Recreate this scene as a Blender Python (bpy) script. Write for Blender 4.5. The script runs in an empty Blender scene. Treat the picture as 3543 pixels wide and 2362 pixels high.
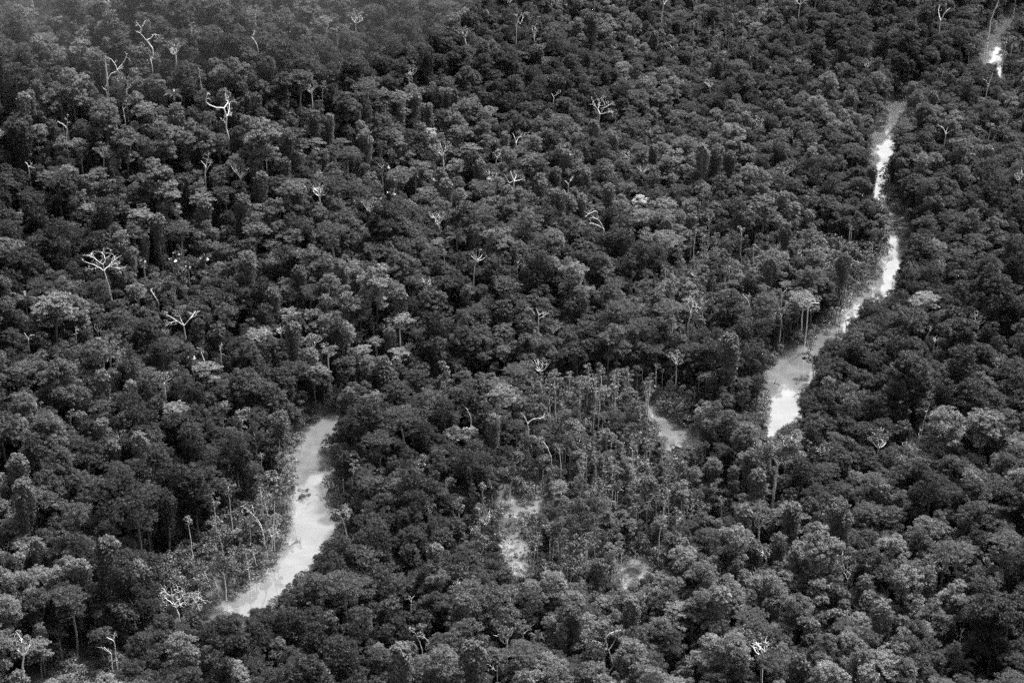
import bpy, math, random
import numpy as np

# ------------------------------------------------------------------ camera, sky, sun, exposure
scene = bpy.context.scene
C = scene.collection
rad = math.radians
PITCH = 28.0          # degrees below the horizon
HFOV = 26.0
CAMH = 300.0
cam_d = bpy.data.cameras.new('camera')
cam_d.sensor_width = 36.0
cam_d.angle = rad(HFOV)
cam_d.clip_start = 1.0
cam_d.clip_end = 12000.0
cam = bpy.data.objects.new('camera', cam_d)
C.objects.link(cam)
cam.location = (0, 0, CAMH)
cam.rotation_euler = (rad(90 - PITCH), 0, 0)
scene.camera = cam

SUN_ELEV, SUN_AZ = 60.0, 42.0      # azimuth measured clockwise from +Y (the view direction)
world = bpy.data.worlds.new('World')
scene.world = world
world.use_nodes = True
wn = world.node_tree
for n in list(wn.nodes):
    wn.nodes.remove(n)
w_out = wn.nodes.new('ShaderNodeOutputWorld')
w_bg = wn.nodes.new('ShaderNodeBackground')
w_sky = wn.nodes.new('ShaderNodeTexSky')
w_sky.sky_type = 'NISHITA'
w_sky.sun_disc = False
w_sky.sun_elevation = rad(SUN_ELEV)
w_sky.sun_rotation = rad(SUN_AZ)
w_sky.air_density = 1.0
w_sky.dust_density = 6.0
w_bw = wn.nodes.new('ShaderNodeRGBToBW')       # the photograph is black and white
wn.links.new(w_sky.outputs[0], w_bw.inputs[0])
wn.links.new(w_bw.outputs[0], w_bg.inputs['Color'])
w_bg.inputs['Strength'].default_value = 0.06
wn.links.new(w_bg.outputs[0], w_out.inputs['Surface'])

sun_d = bpy.data.lights.new('sun', 'SUN')
sun_d.energy = 2.0
sun_d.angle = rad(5)
sun_d.color = (1, 1, 1)
sun = bpy.data.objects.new('sun', sun_d)
C.objects.link(sun)
sun.location = (0, 300, 500)
sun.rotation_euler = (rad(90 - SUN_ELEV), 0, rad(180 - SUN_AZ))

scene.view_settings.view_transform = 'Standard'
scene.view_settings.look = 'None'
scene.view_settings.exposure = 2.3
scene.view_settings.gamma = 1.0
scene.view_settings.use_curve_mapping = False
scene.cycles.max_bounces = 5
scene.cycles.diffuse_bounces = 2
scene.cycles.glossy_bounces = 2
scene.cycles.transmission_bounces = 2
scene.cycles.volume_bounces = 0
scene.cycles.use_denoising = False

HAZE_DENSITY = 0.0000025

# ------------------------------------------------------------------ picture <-> place (photo pixels, 3543 x 2362)
W, H = 3543.0, 2362.0
F = W / 2 / math.tan(rad(HFOV / 2))
SP, CP = math.sin(rad(PITCH)), math.cos(rad(PITCH))


def project(x, y, z):
    dz = z - CAMH
    dep = y * CP - dz * SP
    up = y * SP + dz * CP
    return W / 2 + F * x / dep, H / 2 - F * up / dep, dep


def ray(u, v):
    a, b = (u - W / 2) / F, (H / 2 - v) / F
    return np.array([a, CP + b * SP, -SP + b * CP])


def crop(c, pts):
    """points read from an enlarged window of the photograph (1.96x) -> photo pixels"""
    ox, oy = {1: (0, 0), 2: (1200, 0), 3: (2343, 0), 4: (0, 780), 5: (1200, 780), 6: (2343, 780),
              7: (0, 1562), 8: (1200, 1562), 9: (2343, 1562)}[c]
    return [(ox + px / 1.96, oy + py / 1.96) for px, py in pts]


def on_plane(u, v, z=0.0):
    d = ray(u, v)
    t = (z - CAMH) / d[2]
    return np.array([0, 0, CAMH]) + d * t


def in_poly(px, py, poly):
    px, py = np.asarray(px, float), np.asarray(py, float)
    res = np.zeros(px.shape, bool)
    n = len(poly)
    for i in range(n):
        x0, y0 = poly[i]
        x1, y1 = poly[(i + 1) % n]
        if y0 == y1:
            continue
        c = ((y0 > py) != (y1 > py)) & (px < (x1 - x0) * (py - y0) / (y1 - y0) + x0)
        res ^= c
    return res


# ------------------------------------------------------------------ noise and terrain
def value_noise(x, y, seed):
    xi, yi = np.floor(x).astype(np.int64), np.floor(y).astype(np.int64)
    xf, yf = x - xi, y - yi

    def h(a, b):
        v = np.sin(a * 127.1 + b * 311.7 + seed * 74.7) * 43758.5453
        return v - np.floor(v)
    u, w = xf * xf * (3 - 2 * xf), yf * yf * (3 - 2 * yf)
    return (h(xi, yi) * (1 - u) + h(xi + 1, yi) * u) * (1 - w) + (h(xi, yi + 1) * (1 - u) + h(xi + 1, yi + 1) * u) * w


WATER = {   # visible water, traced in the photograph
    'left': crop(4, [(2340, 1300), (2130, 1340), (2060, 1440), (2010, 1568)]) +
            crop(7, [(1990, 20), (2010, 150), (2000, 230), (2020, 320), (1990, 450), (2000, 600), (1980, 660), (1890, 740),
                     (1800, 840), (1700, 910), (1600, 990), (1500, 1060), (1410, 1105), (1460, 1118), (1560, 1085), (1700, 1060),
                     (1860, 1045), (1900, 1000), (1890, 960), (1920, 900), (1970, 825), (2090, 800), (2110, 740), (2160, 650),
                     (2220, 600), (2280, 540), (2270, 470), (2210, 370), (2225, 260), (2180, 150), (2190, 60), (2225, 0)]) +
            crop(4, [(2200, 1540), (2230, 1440), (2290, 1330)]),
    'right_low': crop(6, [(600, 965), (735, 930), (770, 870), (860, 850), (980, 820), (960, 880), (945, 970), (905, 1050), (860, 1100),
                          (800, 1160), (765, 1190), (780, 1260), (800, 1300), (790, 1340), (700, 1360), (650, 1400), (615, 1440),
                          (600, 1400), (650, 1340), (640, 1290), (665, 1200), (665, 1120), (640, 1060), (605, 1000)]),
    'right_mid': crop(6, [(1045, 690), (1070, 655), (1150, 655), (1120, 740), (1075, 775), (1050, 745)]),
    'right_mid2': crop(6, [(1165, 605), (1190, 570), (1250, 520), (1330, 450), (1380, 380), (1440, 330), (1440, 250), (1450, 200),
                           (1480, 160), (1530, 200), (1540, 330), (1490, 350), (1420, 395), (1500, 400), (1460, 470), (1380, 495),
                           (1300, 510), (1245, 560), (1250, 630), (1200, 625)]),
    'right_up': crop(3, [(1340, 1385), (1322, 1340), (1345, 1290), (1362, 1180), (1330, 1100), (1340, 1040), (1375, 960), (1430, 850),
                         (1465, 900), (1455, 960), (1470, 1000), (1440, 1100), (1430, 1130), (1390, 1165), (1370, 1230), (1390, 1375)]),
    'right_top': crop(3, [(1460, 765), (1490, 680), (1600, 655), (1580, 720), (1560, 800), (1535, 800), (1480, 770)]),
    'far_a': crop(3, [(2085, 405), (2080, 360), (2120, 310), (2210, 250), (2200, 350), (2150, 390), (2105, 425)]),
    'far_b': crop(3, [(2155, 470), (2220, 495), (2310, 530), (2230, 550), (2190, 530)]),
    'pond_a': crop(5, [(2065, 1300), (2130, 1265), (2200, 1290), (2260, 1350), (2380, 1380), (2400, 1440), (2352, 1495), (2270, 1500),
                       (2200, 1545), (2165, 1480), (2140, 1400), (2100, 1330)]),
    'pond_b': crop(8, [(1050, 350), (1110, 330), (1210, 345), (1250, 305), (1420, 275), (1420, 310), (1340, 355), (1270, 400), (1205, 452),
                       (1150, 435), (1080, 425)]),
    'pond_b2': crop(8, [(1075, 545), (1190, 530), (1200, 620), (1262, 690), (1250, 760), (1210, 850), (1130, 830), (1090, 740), (1045, 650)]),
    'pond_c': crop(8, [(1800, 835), (1870, 765), (1930, 720), (1990, 700), (2100, 710), (2080, 830), (1990, 870), (1955, 950), (1905, 930),
                       (1860, 860)]),
    'pond_d': crop(9, [(288, 375), (340, 335), (372, 370), (352, 410), (300, 430)]),
    'pond_e': crop(9, [(168, 612), (222, 618), (212, 665), (180, 685)]),
    'bottom': crop(7, [(280, 1570), (560, 1505), (600, 1440), (650, 1385), (765, 1370), (720, 1410), (620, 1450), (590, 1500), (700, 1530),
                       (660, 1570), (640, 1600), (280, 1600)])[:8],
}
# the whole channel, hidden reaches included: (photo x, photo y, half width in metres)
RIVER = [(-250, 2560, 6), (150, 2480, 6), (420, 2360, 5), (620, 2260, 3), (720, 2160, 3), (900, 2080, 4), (1020, 1980, 5),
         (1100, 1880, 5), (1110, 1780, 5), (1070, 1660, 5), (1085, 1560, 5), (1140, 1480, 4), (1260, 1420, 3), (1500, 1400, 3),
         (1800, 1390, 3), (2060, 1380, 3), (2240, 1410, 3), (2330, 1500, 4), (2460, 1545, 3), (2600, 1560, 3), (2690, 1490, 4),
         (2710, 1390, 5), (2730, 1280, 6), (2810, 1230, 5), (2900, 1160, 3), (2980, 1060, 3), (3070, 970, 4), (3110, 890, 4),
         (3100, 790, 3), (3040, 700, 3), (3030, 620, 3), (3050, 530, 4), (3070, 460, 3), (3110, 380, 4), (3200, 330, 3),
         (3330, 300, 4), (3440, 260, 5), (3420, 180, 5), (3480, 110, 4), (3560, 60, 4), (3700, 20, 4)]
RW = np.array([[*on_plane(u, v)[:2], w] for u, v, w in RIVER])
WATER_G = {k: [tuple(on_plane(u, v)[:2]) for u, v in p] for k, p in WATER.items()}


def seg_dist(x, y, a, b):
    dx, dy = b[0] - a[0], b[1] - a[1]
    L2 = dx * dx + dy * dy
    t = np.clip(((x - a[0]) * dx + (y - a[1]) * dy) / L2, 0, 1)
    return np.hypot(x - a[0] - t * dx, y - a[1] - t * dy), t


def water_exact(x, y):
    """signed distance to the nearest shore, negative in the water"""
    x, y = np.asarray(x, float), np.asarray(y, float)
    d = np.full(x.shape, 1e9)
    for i in range(len(RW) - 1):
        s, t = seg_dist(x, y, RW[i], RW[i + 1])
        d = np.minimum(d, s - (RW[i][2] * (1 - t) + RW[i + 1][2] * t))
    for k, poly in WATER_G.items():
        m = np.full(x.shape, 1e9)
        for i in range(len(poly)):
            s, t = seg_dist(x, y, poly[i], poly[(i + 1) % len(poly)])
            m = np.minimum(m, s)
        d = np.minimum(d, np.where(in_poly(x, y, poly), -m, m) - 0.3)
    return d


HILL = [(-900, 2060), (0, 1990), (480, 1830), (850, 1560), (1100, 1435), (1500, 1350), (2000, 1270), (2230, 1080), (2330, 700),
        (2450, 300), (2600, 0), (2750, -250)]
HB = np.array([on_plane(u, max(v, -330))[:2] for u, v in HILL])


def hill_exact(x, y):
    d = np.full(x.shape, 1e9)
    side = np.zeros(x.shape)
    for i in range(len(HB) - 1):
        a, b = HB[i], HB[i + 1]
        s, t = seg_dist(x, y, a, b)
        cr = (b[0] - a[0]) * (y - a[1]) - (b[1] - a[1]) * (x - a[0])
        m = s < d
        d = np.where(m, s, d)
        side = np.where(m, np.sign(cr), side)
    return d * side


# both distances kept as rasters, two metres a cell
GX, GY = np.arange(-372, 373, 2.0), np.arange(280, 1041, 2.0)
_gx, _gy = np.meshgrid(GX, GY)
GW, GH = water_exact(_gx, _gy), hill_exact(_gx, _gy)


def lookup(R, x, y):
    fx = np.clip((np.asarray(x, float) - GX[0]) / 2.0, 0, len(GX) - 1.001)
    fy = np.clip((np.asarray(y, float) - GY[0]) / 2.0, 0, len(GY) - 1.001)
    ix, iy = fx.astype(int), fy.astype(int)
    ax, ay = fx - ix, fy - iy
    return (R[iy, ix] * (1 - ax) + R[iy, ix + 1] * ax) * (1 - ay) + (R[iy + 1, ix] * (1 - ax) + R[iy + 1, ix + 1] * ax) * ay


def water_dist(x, y):
    return lookup(GW, x, y)


def hill_dist(x, y):
    return lookup(GH, x, y)


def sstep(a, b, x):
    t = np.clip((x - a) / (b - a), 0, 1)
    return t * t * (3 - 2 * t)


def terrain(x, y):
    x, y = np.asarray(x, float), np.asarray(y, float)
    hd = hill_dist(x, y)
    up = np.maximum(hd, 0)
    hill = 80 * (1 - np.exp(-up * 0.33 / 80))
    amp = sstep(10, 90, hd)
    hill = hill + amp * (44 * (value_noise(x / 85 + 3.1, y / 85 + 1.7, 1) - 0.5) + 13 * (value_noise(x / 38, y / 38, 2) - 0.5))
    base = 1.0 + 1.6 * value_noise(x / 30, y / 30, 3)
    z = base + np.maximum(hill, 0)
    wd = water_dist(x, y) + 1.6 * (value_noise(x / 6, y / 6, 4) - 0.5)
    bank = sstep(-1.5, 5.0, wd)
    return -1.6 + (z + 1.6) * bank


def th(x, y):
    return float(terrain(np.array([x]), np.array([y]))[0])


def on_ground(u, v, up=0.0):
    """where the sight line through a pixel comes `up` metres above the ground"""
    d = ray(u, v)
    ts = np.linspace(330, 1500, 1171)
    P = np.array([0, 0, CAMH])[None] + d[None] * ts[:, None]
    g = P[:, 2] - terrain(P[:, 0], P[:, 1]) - up
    i = int(np.argmax(g <= 0))
    if i == 0:
        i = len(ts) - 1
    a = g[i - 1] / (g[i - 1] - g[i])
    p = P[i - 1] + (P[i] - P[i - 1]) * a
    return p[0], p[1]


# ------------------------------------------------------------------ materials
def new_mat(name):
    m = bpy.data.materials.new(name)
    m.use_nodes = True
    nt = m.node_tree
    for n in list(nt.nodes):
        nt.nodes.remove(n)
    out = nt.nodes.new('ShaderNodeOutputMaterial')
    return m, nt, out


def mathn(nt, op, a, b):
    n = nt.nodes.new('ShaderNodeMath')
    n.operation = op
    for i, v in enumerate((a, b)):
        if isinstance(v, (int, float)):
            n.inputs[i].default_value = v
        else:
            nt.links.new(v, n.inputs[i])
    return n.outputs[0]


def leaf_mat(name, lo, hi, trans=0.06, rough=0.5, spec=0.15):
    m, nt, out = new_mat(name)
    oi = nt.nodes.new('ShaderNodeObjectInfo')
    geo = nt.nodes.new('ShaderNodeNewGeometry')
    r1 = mathn(nt, 'POWER', oi.outputs['Random'], 1.5)
    tree = mathn(nt, 'ADD', mathn(nt, 'MULTIPLY', r1, hi - lo), lo)
    leafv = mathn(nt, 'ADD', mathn(nt, 'MULTIPLY', geo.outputs['Random Per Island'], 1.0), 0.5)
    tc = nt.nodes.new('ShaderNodeTexCoord')
    nz = nt.nodes.new('ShaderNodeTexNoise')
    nz.inputs['Scale'].default_value = 0.55
    nz.inputs['Detail'].default_value = 2
    nt.links.new(tc.outputs['Object'], nz.inputs['Vector'])
    clump = mathn(nt, 'ADD', mathn(nt, 'MULTIPLY', nz.outputs[0], 2.0), 0.0)
    col = mathn(nt, 'MULTIPLY', mathn(nt, 'MULTIPLY', tree, leafv), clump)
    comb = nt.nodes.new('ShaderNodeCombineColor')
    for i in range(3):
        nt.links.new(col, comb.inputs[i])
    p = nt.nodes.new('ShaderNodeBsdfPrincipled')
    nt.links.new(comb.outputs[0], p.inputs['Base Color'])
    p.inputs['Roughness'].default_value = rough
    p.inputs['Specular IOR Level'].default_value = spec
    t = nt.nodes.new('ShaderNodeBsdfTranslucent')
    nt.links.new(comb.outputs[0], t.inputs['Color'])
    mx = nt.nodes.new('ShaderNodeMixShader')
    mx.inputs[0].default_value = trans
    nt.links.new(p.outputs[0], mx.inputs[1])
    nt.links.new(t.outputs[0], mx.inputs[2])
    nt.links.new(mx.outputs[0], out.inputs['Surface'])
    return m


def bark_mat(name, lo, hi, scale=1.2):
    m, nt, out = new_mat(name)
    tc = nt.nodes.new('ShaderNodeTexCoord')
    mp = nt.nodes.new('ShaderNodeMapping')
    mp.inputs['Scale'].default_value = (2.5, 2.5, 0.5)
    nt.links.new(tc.outputs['Object'], mp.inputs[0])
    nz = nt.nodes.new('ShaderNodeTexNoise')
    nz.inputs['Scale'].default_value = scale
    nz.inputs['Detail'].default_value = 4
    nt.links.new(mp.outputs[0], nz.inputs['Vector'])
    cr = nt.nodes.new('ShaderNodeValToRGB')
    cr.color_ramp.elements[0].position = 0.3
    cr.color_ramp.elements[1].position = 0.62
    cr.color_ramp.elements[0].color = (lo, lo, lo, 1)
    cr.color_ramp.elements[1].color = (hi, hi, hi, 1)
    nt.links.new(nz.outputs[0], cr.inputs[0])
    p = nt.nodes.new('ShaderNodeBsdfPrincipled')
    p.inputs['Roughness'].default_value = 0.8
    nt.links.new(cr.outputs[0], p.inputs['Base Color'])
    nt.links.new(p.outputs[0], out.inputs['Surface'])
    return m


M = {}
M['leaf_dark'] = leaf_mat('leaf_dark', 0.012, 0.03)
M['leaf'] = leaf_mat('leaf_green', 0.026, 0.06)
M['leaf_vine'] = leaf_mat('leaf_vine', 0.02, 0.06)
M['leaf_light'] = leaf_mat('leaf_light', 0.07, 0.14)
M['leaf_scrub'] = leaf_mat('leaf_scrub', 0.09, 0.16)
M['leaf_pale'] = leaf_mat('leaf_pale', 0.13, 0.17)
M['leaf_shrub'] = leaf_mat('leaf_shrub', 0.014, 0.045)
M['flower'] = leaf_mat('white_blossom', 0.45, 0.5, 0.2, 0.7, 0.1)
M['frond'] = leaf_mat('palm_frond', 0.05, 0.08, 0.1, 0.4, 0.5)
M['bark_dark'] = bark_mat('bark_dark', 0.04, 0.11)
M['bark_mid'] = bark_mat('bark_mid', 0.08, 0.24)
M['bark_pale'] = bark_mat('bark_pale', 0.45, 0.8)

m, nt, out = new_mat('forest_floor')
tc = nt.nodes.new('ShaderNodeTexCoord')
nz = nt.nodes.new('ShaderNodeTexNoise')
nz.inputs['Scale'].default_value = 0.6
nz.inputs['Detail'].default_value = 8
nt.links.new(tc.outputs['Object'], nz.inputs['Vector'])
cr = nt.nodes.new('ShaderNodeValToRGB')
cr.color_ramp.elements[0].color = (0.02, 0.02, 0.02, 1)
cr.color_ramp.elements[1].color = (0.07, 0.07, 0.07, 1)
nt.links.new(nz.outputs[0], cr.inputs[0])
p = nt.nodes.new('ShaderNodeBsdfPrincipled')
p.inputs['Roughness'].default_value = 0.95
nt.links.new(cr.outputs[0], p.inputs['Base Color'])
bp = nt.nodes.new('ShaderNodeBump')
bp.inputs['Distance'].default_value = 0.4
nt.links.new(nz.outputs[0], bp.inputs['Height'])
nt.links.new(bp.outputs[0], p.inputs['Normal'])
nt.links.new(p.outputs[0], out.inputs['Surface'])
M['soil'] = m

m, nt, out = new_mat('silty_water')
tc = nt.nodes.new('ShaderNodeTexCoord')
nz = nt.nodes.new('ShaderNodeTexNoise')
nz.inputs['Scale'].default_value = 0.09
nz.inputs['Detail'].default_value = 7
nz.inputs['Distortion'].default_value = 1.2
nt.links.new(tc.outputs['Object'], nz.inputs['Vector'])
cr = nt.nodes.new('ShaderNodeValToRGB')
cr.color_ramp.elements[0].position = 0.35
cr.color_ramp.elements[1].position = 0.68
cr.color_ramp.elements[0].color = (0.11, 0.11, 0.11, 1)
cr.color_ramp.elements[1].color = (0.18, 0.18, 0.18, 1)
nt.links.new(nz.outputs[0], cr.inputs[0])
p = nt.nodes.new('ShaderNodeBsdfDiffuse')
nt.links.new(cr.outputs[0], p.inputs['Color'])
gl = nt.nodes.new('ShaderNodeBsdfGlossy')
gl.inputs['Roughness'].default_value = 0.05
fr = nt.nodes.new('ShaderNodeFresnel')
fr.inputs['IOR'].default_value = 1.33
mxw = nt.nodes.new('ShaderNodeMixShader')
nt.links.new(mathn(nt, 'MINIMUM', mathn(nt, 'MULTIPLY', fr.outputs[0], 5.2), 1.0), mxw.inputs[0])
nt.links.new(p.outputs[0], mxw.inputs[1])
nt.links.new(gl.outputs[0], mxw.inputs[2])
rp = nt.nodes.new('ShaderNodeTexNoise')
rp.inputs['Scale'].default_value = 1.3
rp.inputs['Detail'].default_value = 3
nt.links.new(tc.outputs['Object'], rp.inputs['Vector'])
bp = nt.nodes.new('ShaderNodeBump')
bp.inputs['Strength'].default_value = 0.07
bp.inputs['Distance'].default_value = 0.05
nt.links.new(rp.outputs[0], bp.inputs['Height'])
for q in (p, gl, fr):
    nt.links.new(bp.outputs[0], q.inputs['Normal'])
nt.links.new(mxw.outputs[0], out.inputs['Surface'])
M['water'] = m


# ------------------------------------------------------------------ mesh helpers
class Geo:
    def __init__(self):
        self.v, self.f, self.n = [], [], 0

    def add(self, v, f):
        self.v.append(np.asarray(v, np.float32))
        self.f.append(np.asarray(f, np.int64) + self.n)
        self.n += len(v)

    def mesh(self, name, mat, smooth=False):
        v = np.concatenate(self.v)
        f = np.concatenate(self.f)
        me = bpy.data.meshes.new(name)
        me.vertices.add(len(v))
        me.vertices.foreach_set('co', v.ravel())
        me.loops.add(f.size)
        me.loops.foreach_set('vertex_index', f.ravel().astype(np.int32))
        me.polygons.add(len(f))
        me.polygons.foreach_set('loop_start', np.arange(0, f.size, f.shape[1], dtype=np.int32))
        if smooth:
            me.polygons.foreach_set('use_smooth', np.ones(len(f), bool))
        me.update(calc_edges=True)
        me.materials.append(M[mat])
        return me


def unit(a):
    return a / np.maximum(np.linalg.norm(a, axis=-1, keepdims=True), 1e-9)


def leaves(g, rng, P, N, L, Wd, droop=0.25):
    """one folded diamond per leaf: P centre, N facing, L length, Wd width"""
    n = len(P)
    if n == 0:
        return
    T = unit(np.cross(N, rng.normal(size=(n, 3))))
    B = np.cross(N, T)
    L, Wd = np.asarray(L)[:, None], np.asarray(Wd)[:, None]
    a = P - T * L * 0.5
    b = P + B * Wd * 0.5 + N * L * 0.06
    c = P + T * L * 0.5 - np.array([0, 0, 1.0]) * L * droop
    d = P - B * Wd * 0.5 + N * L * 0.06
    v = np.stack([a, b, c, d], 1).reshape(-1, 3)
    f = np.arange(4 * n).reshape(n, 4)
    g.add(v, f)


def tuft(g, rng, c, r, rz, k, size, low=-0.35, upb=0.5, rnd=0.65, asp=0.55, droop=0.25):
    z = rng.uniform(low, 1, k)
    a = rng.uniform(0, 2 * math.pi, k)
    s = np.sqrt(1 - z * z)
    D = np.stack([s * np.cos(a), s * np.sin(a), z], 1)
    rr = rng.uniform(0.55, 1.08, k)[:, None]
    P = np.asarray(c)[None] + D * rr * np.array([r, r, rz])
    N = unit(D * 0.6 + np.array([0, 0, upb]) + rng.normal(size=(k, 3)) * rnd)
    L = size * rng.uniform(0.6, 1.4, k)
    leaves(g, rng, P, N, L, L * asp, droop)


def tube(g, path, rads, sides=6):
    path = np.asarray(path, float)
    n = len(path)
    tan = np.gradient(path, axis=0)
    tan = unit(tan)
    ref = np.array([0.31, 0.95, 0.05])
    X = unit(np.cross(tan, ref[None]))
    Y = np.cross(tan, X)
    an = np.linspace(0, 2 * math.pi, sides, endpoint=False)
    ring = (X[:, None] * np.cos(an)[None, :, None] + Y[:, None] * np.sin(an)[None, :, None]) * np.asarray(rads)[:, None, None]
    v = (path[:, None] + ring).reshape(-1, 3)
    f = []
    for i in range(n - 1):
        for j in range(sides):
            k = (j + 1) % sides
            f.append((i * sides + j, i * sides + k, (i + 1) * sides + k, (i + 1) * sides + j))
    g.add(v, f)


def bend(rng, a, b, n=5, wob=0.06, sag=0.0):
    a, b = np.asarray(a, float), np.asarray(b, float)
    t = np.linspace(0, 1, n)[:, None]
    L = np.linalg.norm(b - a)
    p = a + (b - a) * t
    w = np.sin(t * math.pi)
    p = p + w * rng.normal(size=(1, 3)) * L * wob + rng.normal(size=(n, 3)) * L * wob * 0.25 * w
    p[:, 2] += (w[:, 0]) * sag * L
    return p


# ------------------------------------------------------------------ tree kinds (unit: metres; returns trunk mesh, crown mesh, size info)
def make_round(seed, Ht, R, Rz, leaf=0.5, dens=1.0, mat='leaf', bark='bark_dark', lobes=6, flat=0.8, tf=0.8):
    rng = np.random.default_rng(seed)
    g, t = Geo(), Geo()
    fork = Ht - Rz * 2.0
    top = np.array([rng.normal() * 0.3, rng.normal() * 0.3, fork])
    tube(t, bend(rng, (0, 0, -1.0), top, 6, 0.02), np.linspace(0.36, 0.22, 6) * (Ht / 20), 7)
    a0 = rng.uniform(0, 6.28)
    off = rng.uniform(0.05, 0.3) * R
    subs = [(np.array([off * math.cos(a0), off * math.sin(a0), Ht - Rz * 0.45]), rng.uniform(0.40, 0.52) * R)]
    for i in range(lobes):
        a = a0 + i * 2 * math.pi / lobes + rng.normal() * 0.35
        rr = R * rng.uniform(0.42, 0.78)
        zz = Ht - Rz * rng.uniform(0.55, 1.5)
        subs.append((np.array([rr * math.cos(a), rr * math.sin(a), zz]), R * rng.uniform(0.26, 0.48)))
    for i in range(lobes):
        a = a0 + 0.5 + i * 2 * math.pi / lobes + rng.normal() * 0.4
        rr = R * rng.uniform(0.35, 0.72)
        zz = Ht - Rz * rng.uniform(1.7, 2.6)
        subs.append((np.array([rr * math.cos(a), rr * math.sin(a), zz]), R * rng.uniform(0.24, 0.40)))
    for c, r in subs:
        tube(t, bend(rng, top - np.array([0, 0, rng.uniform(0, 1.5)]), c, 5, 0.08), np.linspace(0.15, 0.05, 5) * (Ht / 20), 5)
        k = int(3 + 2 * math.pi * r * r * 0.8 / (tf * tf * 1.7))
        for j in range(k):
            z = 1 - 1.3 * (j + 0.5) / k
            a = j * 2.39996 + rng.normal() * 0.35
            s = math.sqrt(max(0, 1 - z * z))
            d = np.array([s * math.cos(a), s * math.sin(a), z * flat])
            cc = c + d * r * rng.uniform(0.62, 1.26)
            tr = tf * rng.uniform(0.45, 1.2)
            tuft(g, rng, cc, tr, tr * 0.6, int(dens * (10 + 112 * tr * tr)), leaf * 0.66, -0.25, 0.85, 0.40)
        tuft(g, rng, c, r * 0.7, r * 0.55, int(dens * 18 * r), leaf * 1.2, -0.9)
    return t.mesh('trunk', bark), g.mesh('crown', mat), dict(h=Ht, r=R, hc=Ht - Rz, rz=Rz * 1.05, mat=mat)


def make_layered(seed, Ht, R, Rz, leaf=0.45, dens=1.0, mat='leaf', bark='bark_mid', n=9):
    rng = np.random.default_rng(seed)
    g, t = Geo(), Geo()
    fork = Ht - Rz * 2.0
    top = np.array([rng.normal() * 0.4, rng.normal() * 0.4, fork])
    tube(t, bend(rng, (0, 0, -1.0), top, 6, 0.03), np.linspace(0.38, 0.24, 6) * (Ht / 22), 7)
    for i in range(n):
        q = (i + 0.5) / n
        a = i * 2.39996 + rng.normal() * 0.3
        rr = R * 0.78 * math.sqrt(q)
        z = Ht - 0.25 * Rz - Rz * 1.1 * q ** 1.6 * rng.uniform(0.7, 1.2)
        c = np.array([rr * math.cos(a), rr * math.sin(a), z])
        pr = R * rng.uniform(0.28, 0.42)
        p = bend(rng, top, c - np.array([0, 0, 0.4]), 6, 0.07, 0.10)
        tube(t, p, np.linspace(0.16, 0.045, 6) * (Ht / 22), 5)
        for j in range(4):
            aa = rng.uniform(0, 6.28)
            e = c + np.array([math.cos(aa), math.sin(aa), 0.05]) * pr * 0.7
            tube(t, bend(rng, p[3], e, 4, 0.08, 0.1), np.linspace(0.06, 0.02, 4), 4)
        m_ = int(5 + 2.2 * pr)
        for j in range(m_):
            aa = j * 2.39996 + rng.normal() * 0.2
            r2 = pr * math.sqrt((j + 0.5) / m_)
            cc = c + np.array([r2 * math.cos(aa), r2 * math.sin(aa), rng.normal() * 0.25 - 0.25 * (r2 / pr) ** 2 * pr * 0.5])
            tr = pr * rng.uniform(0.26, 0.42)
            tuft(g, rng, cc, tr, tr * 0.34, int(dens * (14 + 58 * tr * tr)), leaf * 0.85, -0.2, 1.0, 0.35)
    for i in range(7):
        a = i * 0.9 + rng.normal() * 0.3
        rr = R * rng.uniform(0.2, 0.6)
        c = np.array([rr * math.cos(a), rr * math.sin(a), Ht - Rz * rng.uniform(1.3, 2.6)])
        tube(t, bend(rng, top - np.array([0, 0, 2.0]), c, 4, 0.08), np.linspace(0.08, 0.03, 4), 4)
        for j in range(5):
            tuft(g, rng, c + rng.normal(size=3) * 0.8, 0.8, 0.4, int(dens * 34), leaf, -0.3, 0.9, 0.4)
    return t.mesh('trunk', bark), g.mesh('crown', mat), dict(h=Ht, r=R, hc=Ht - Rz * 0.8, rz=Rz * 0.9, mat=mat)


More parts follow.
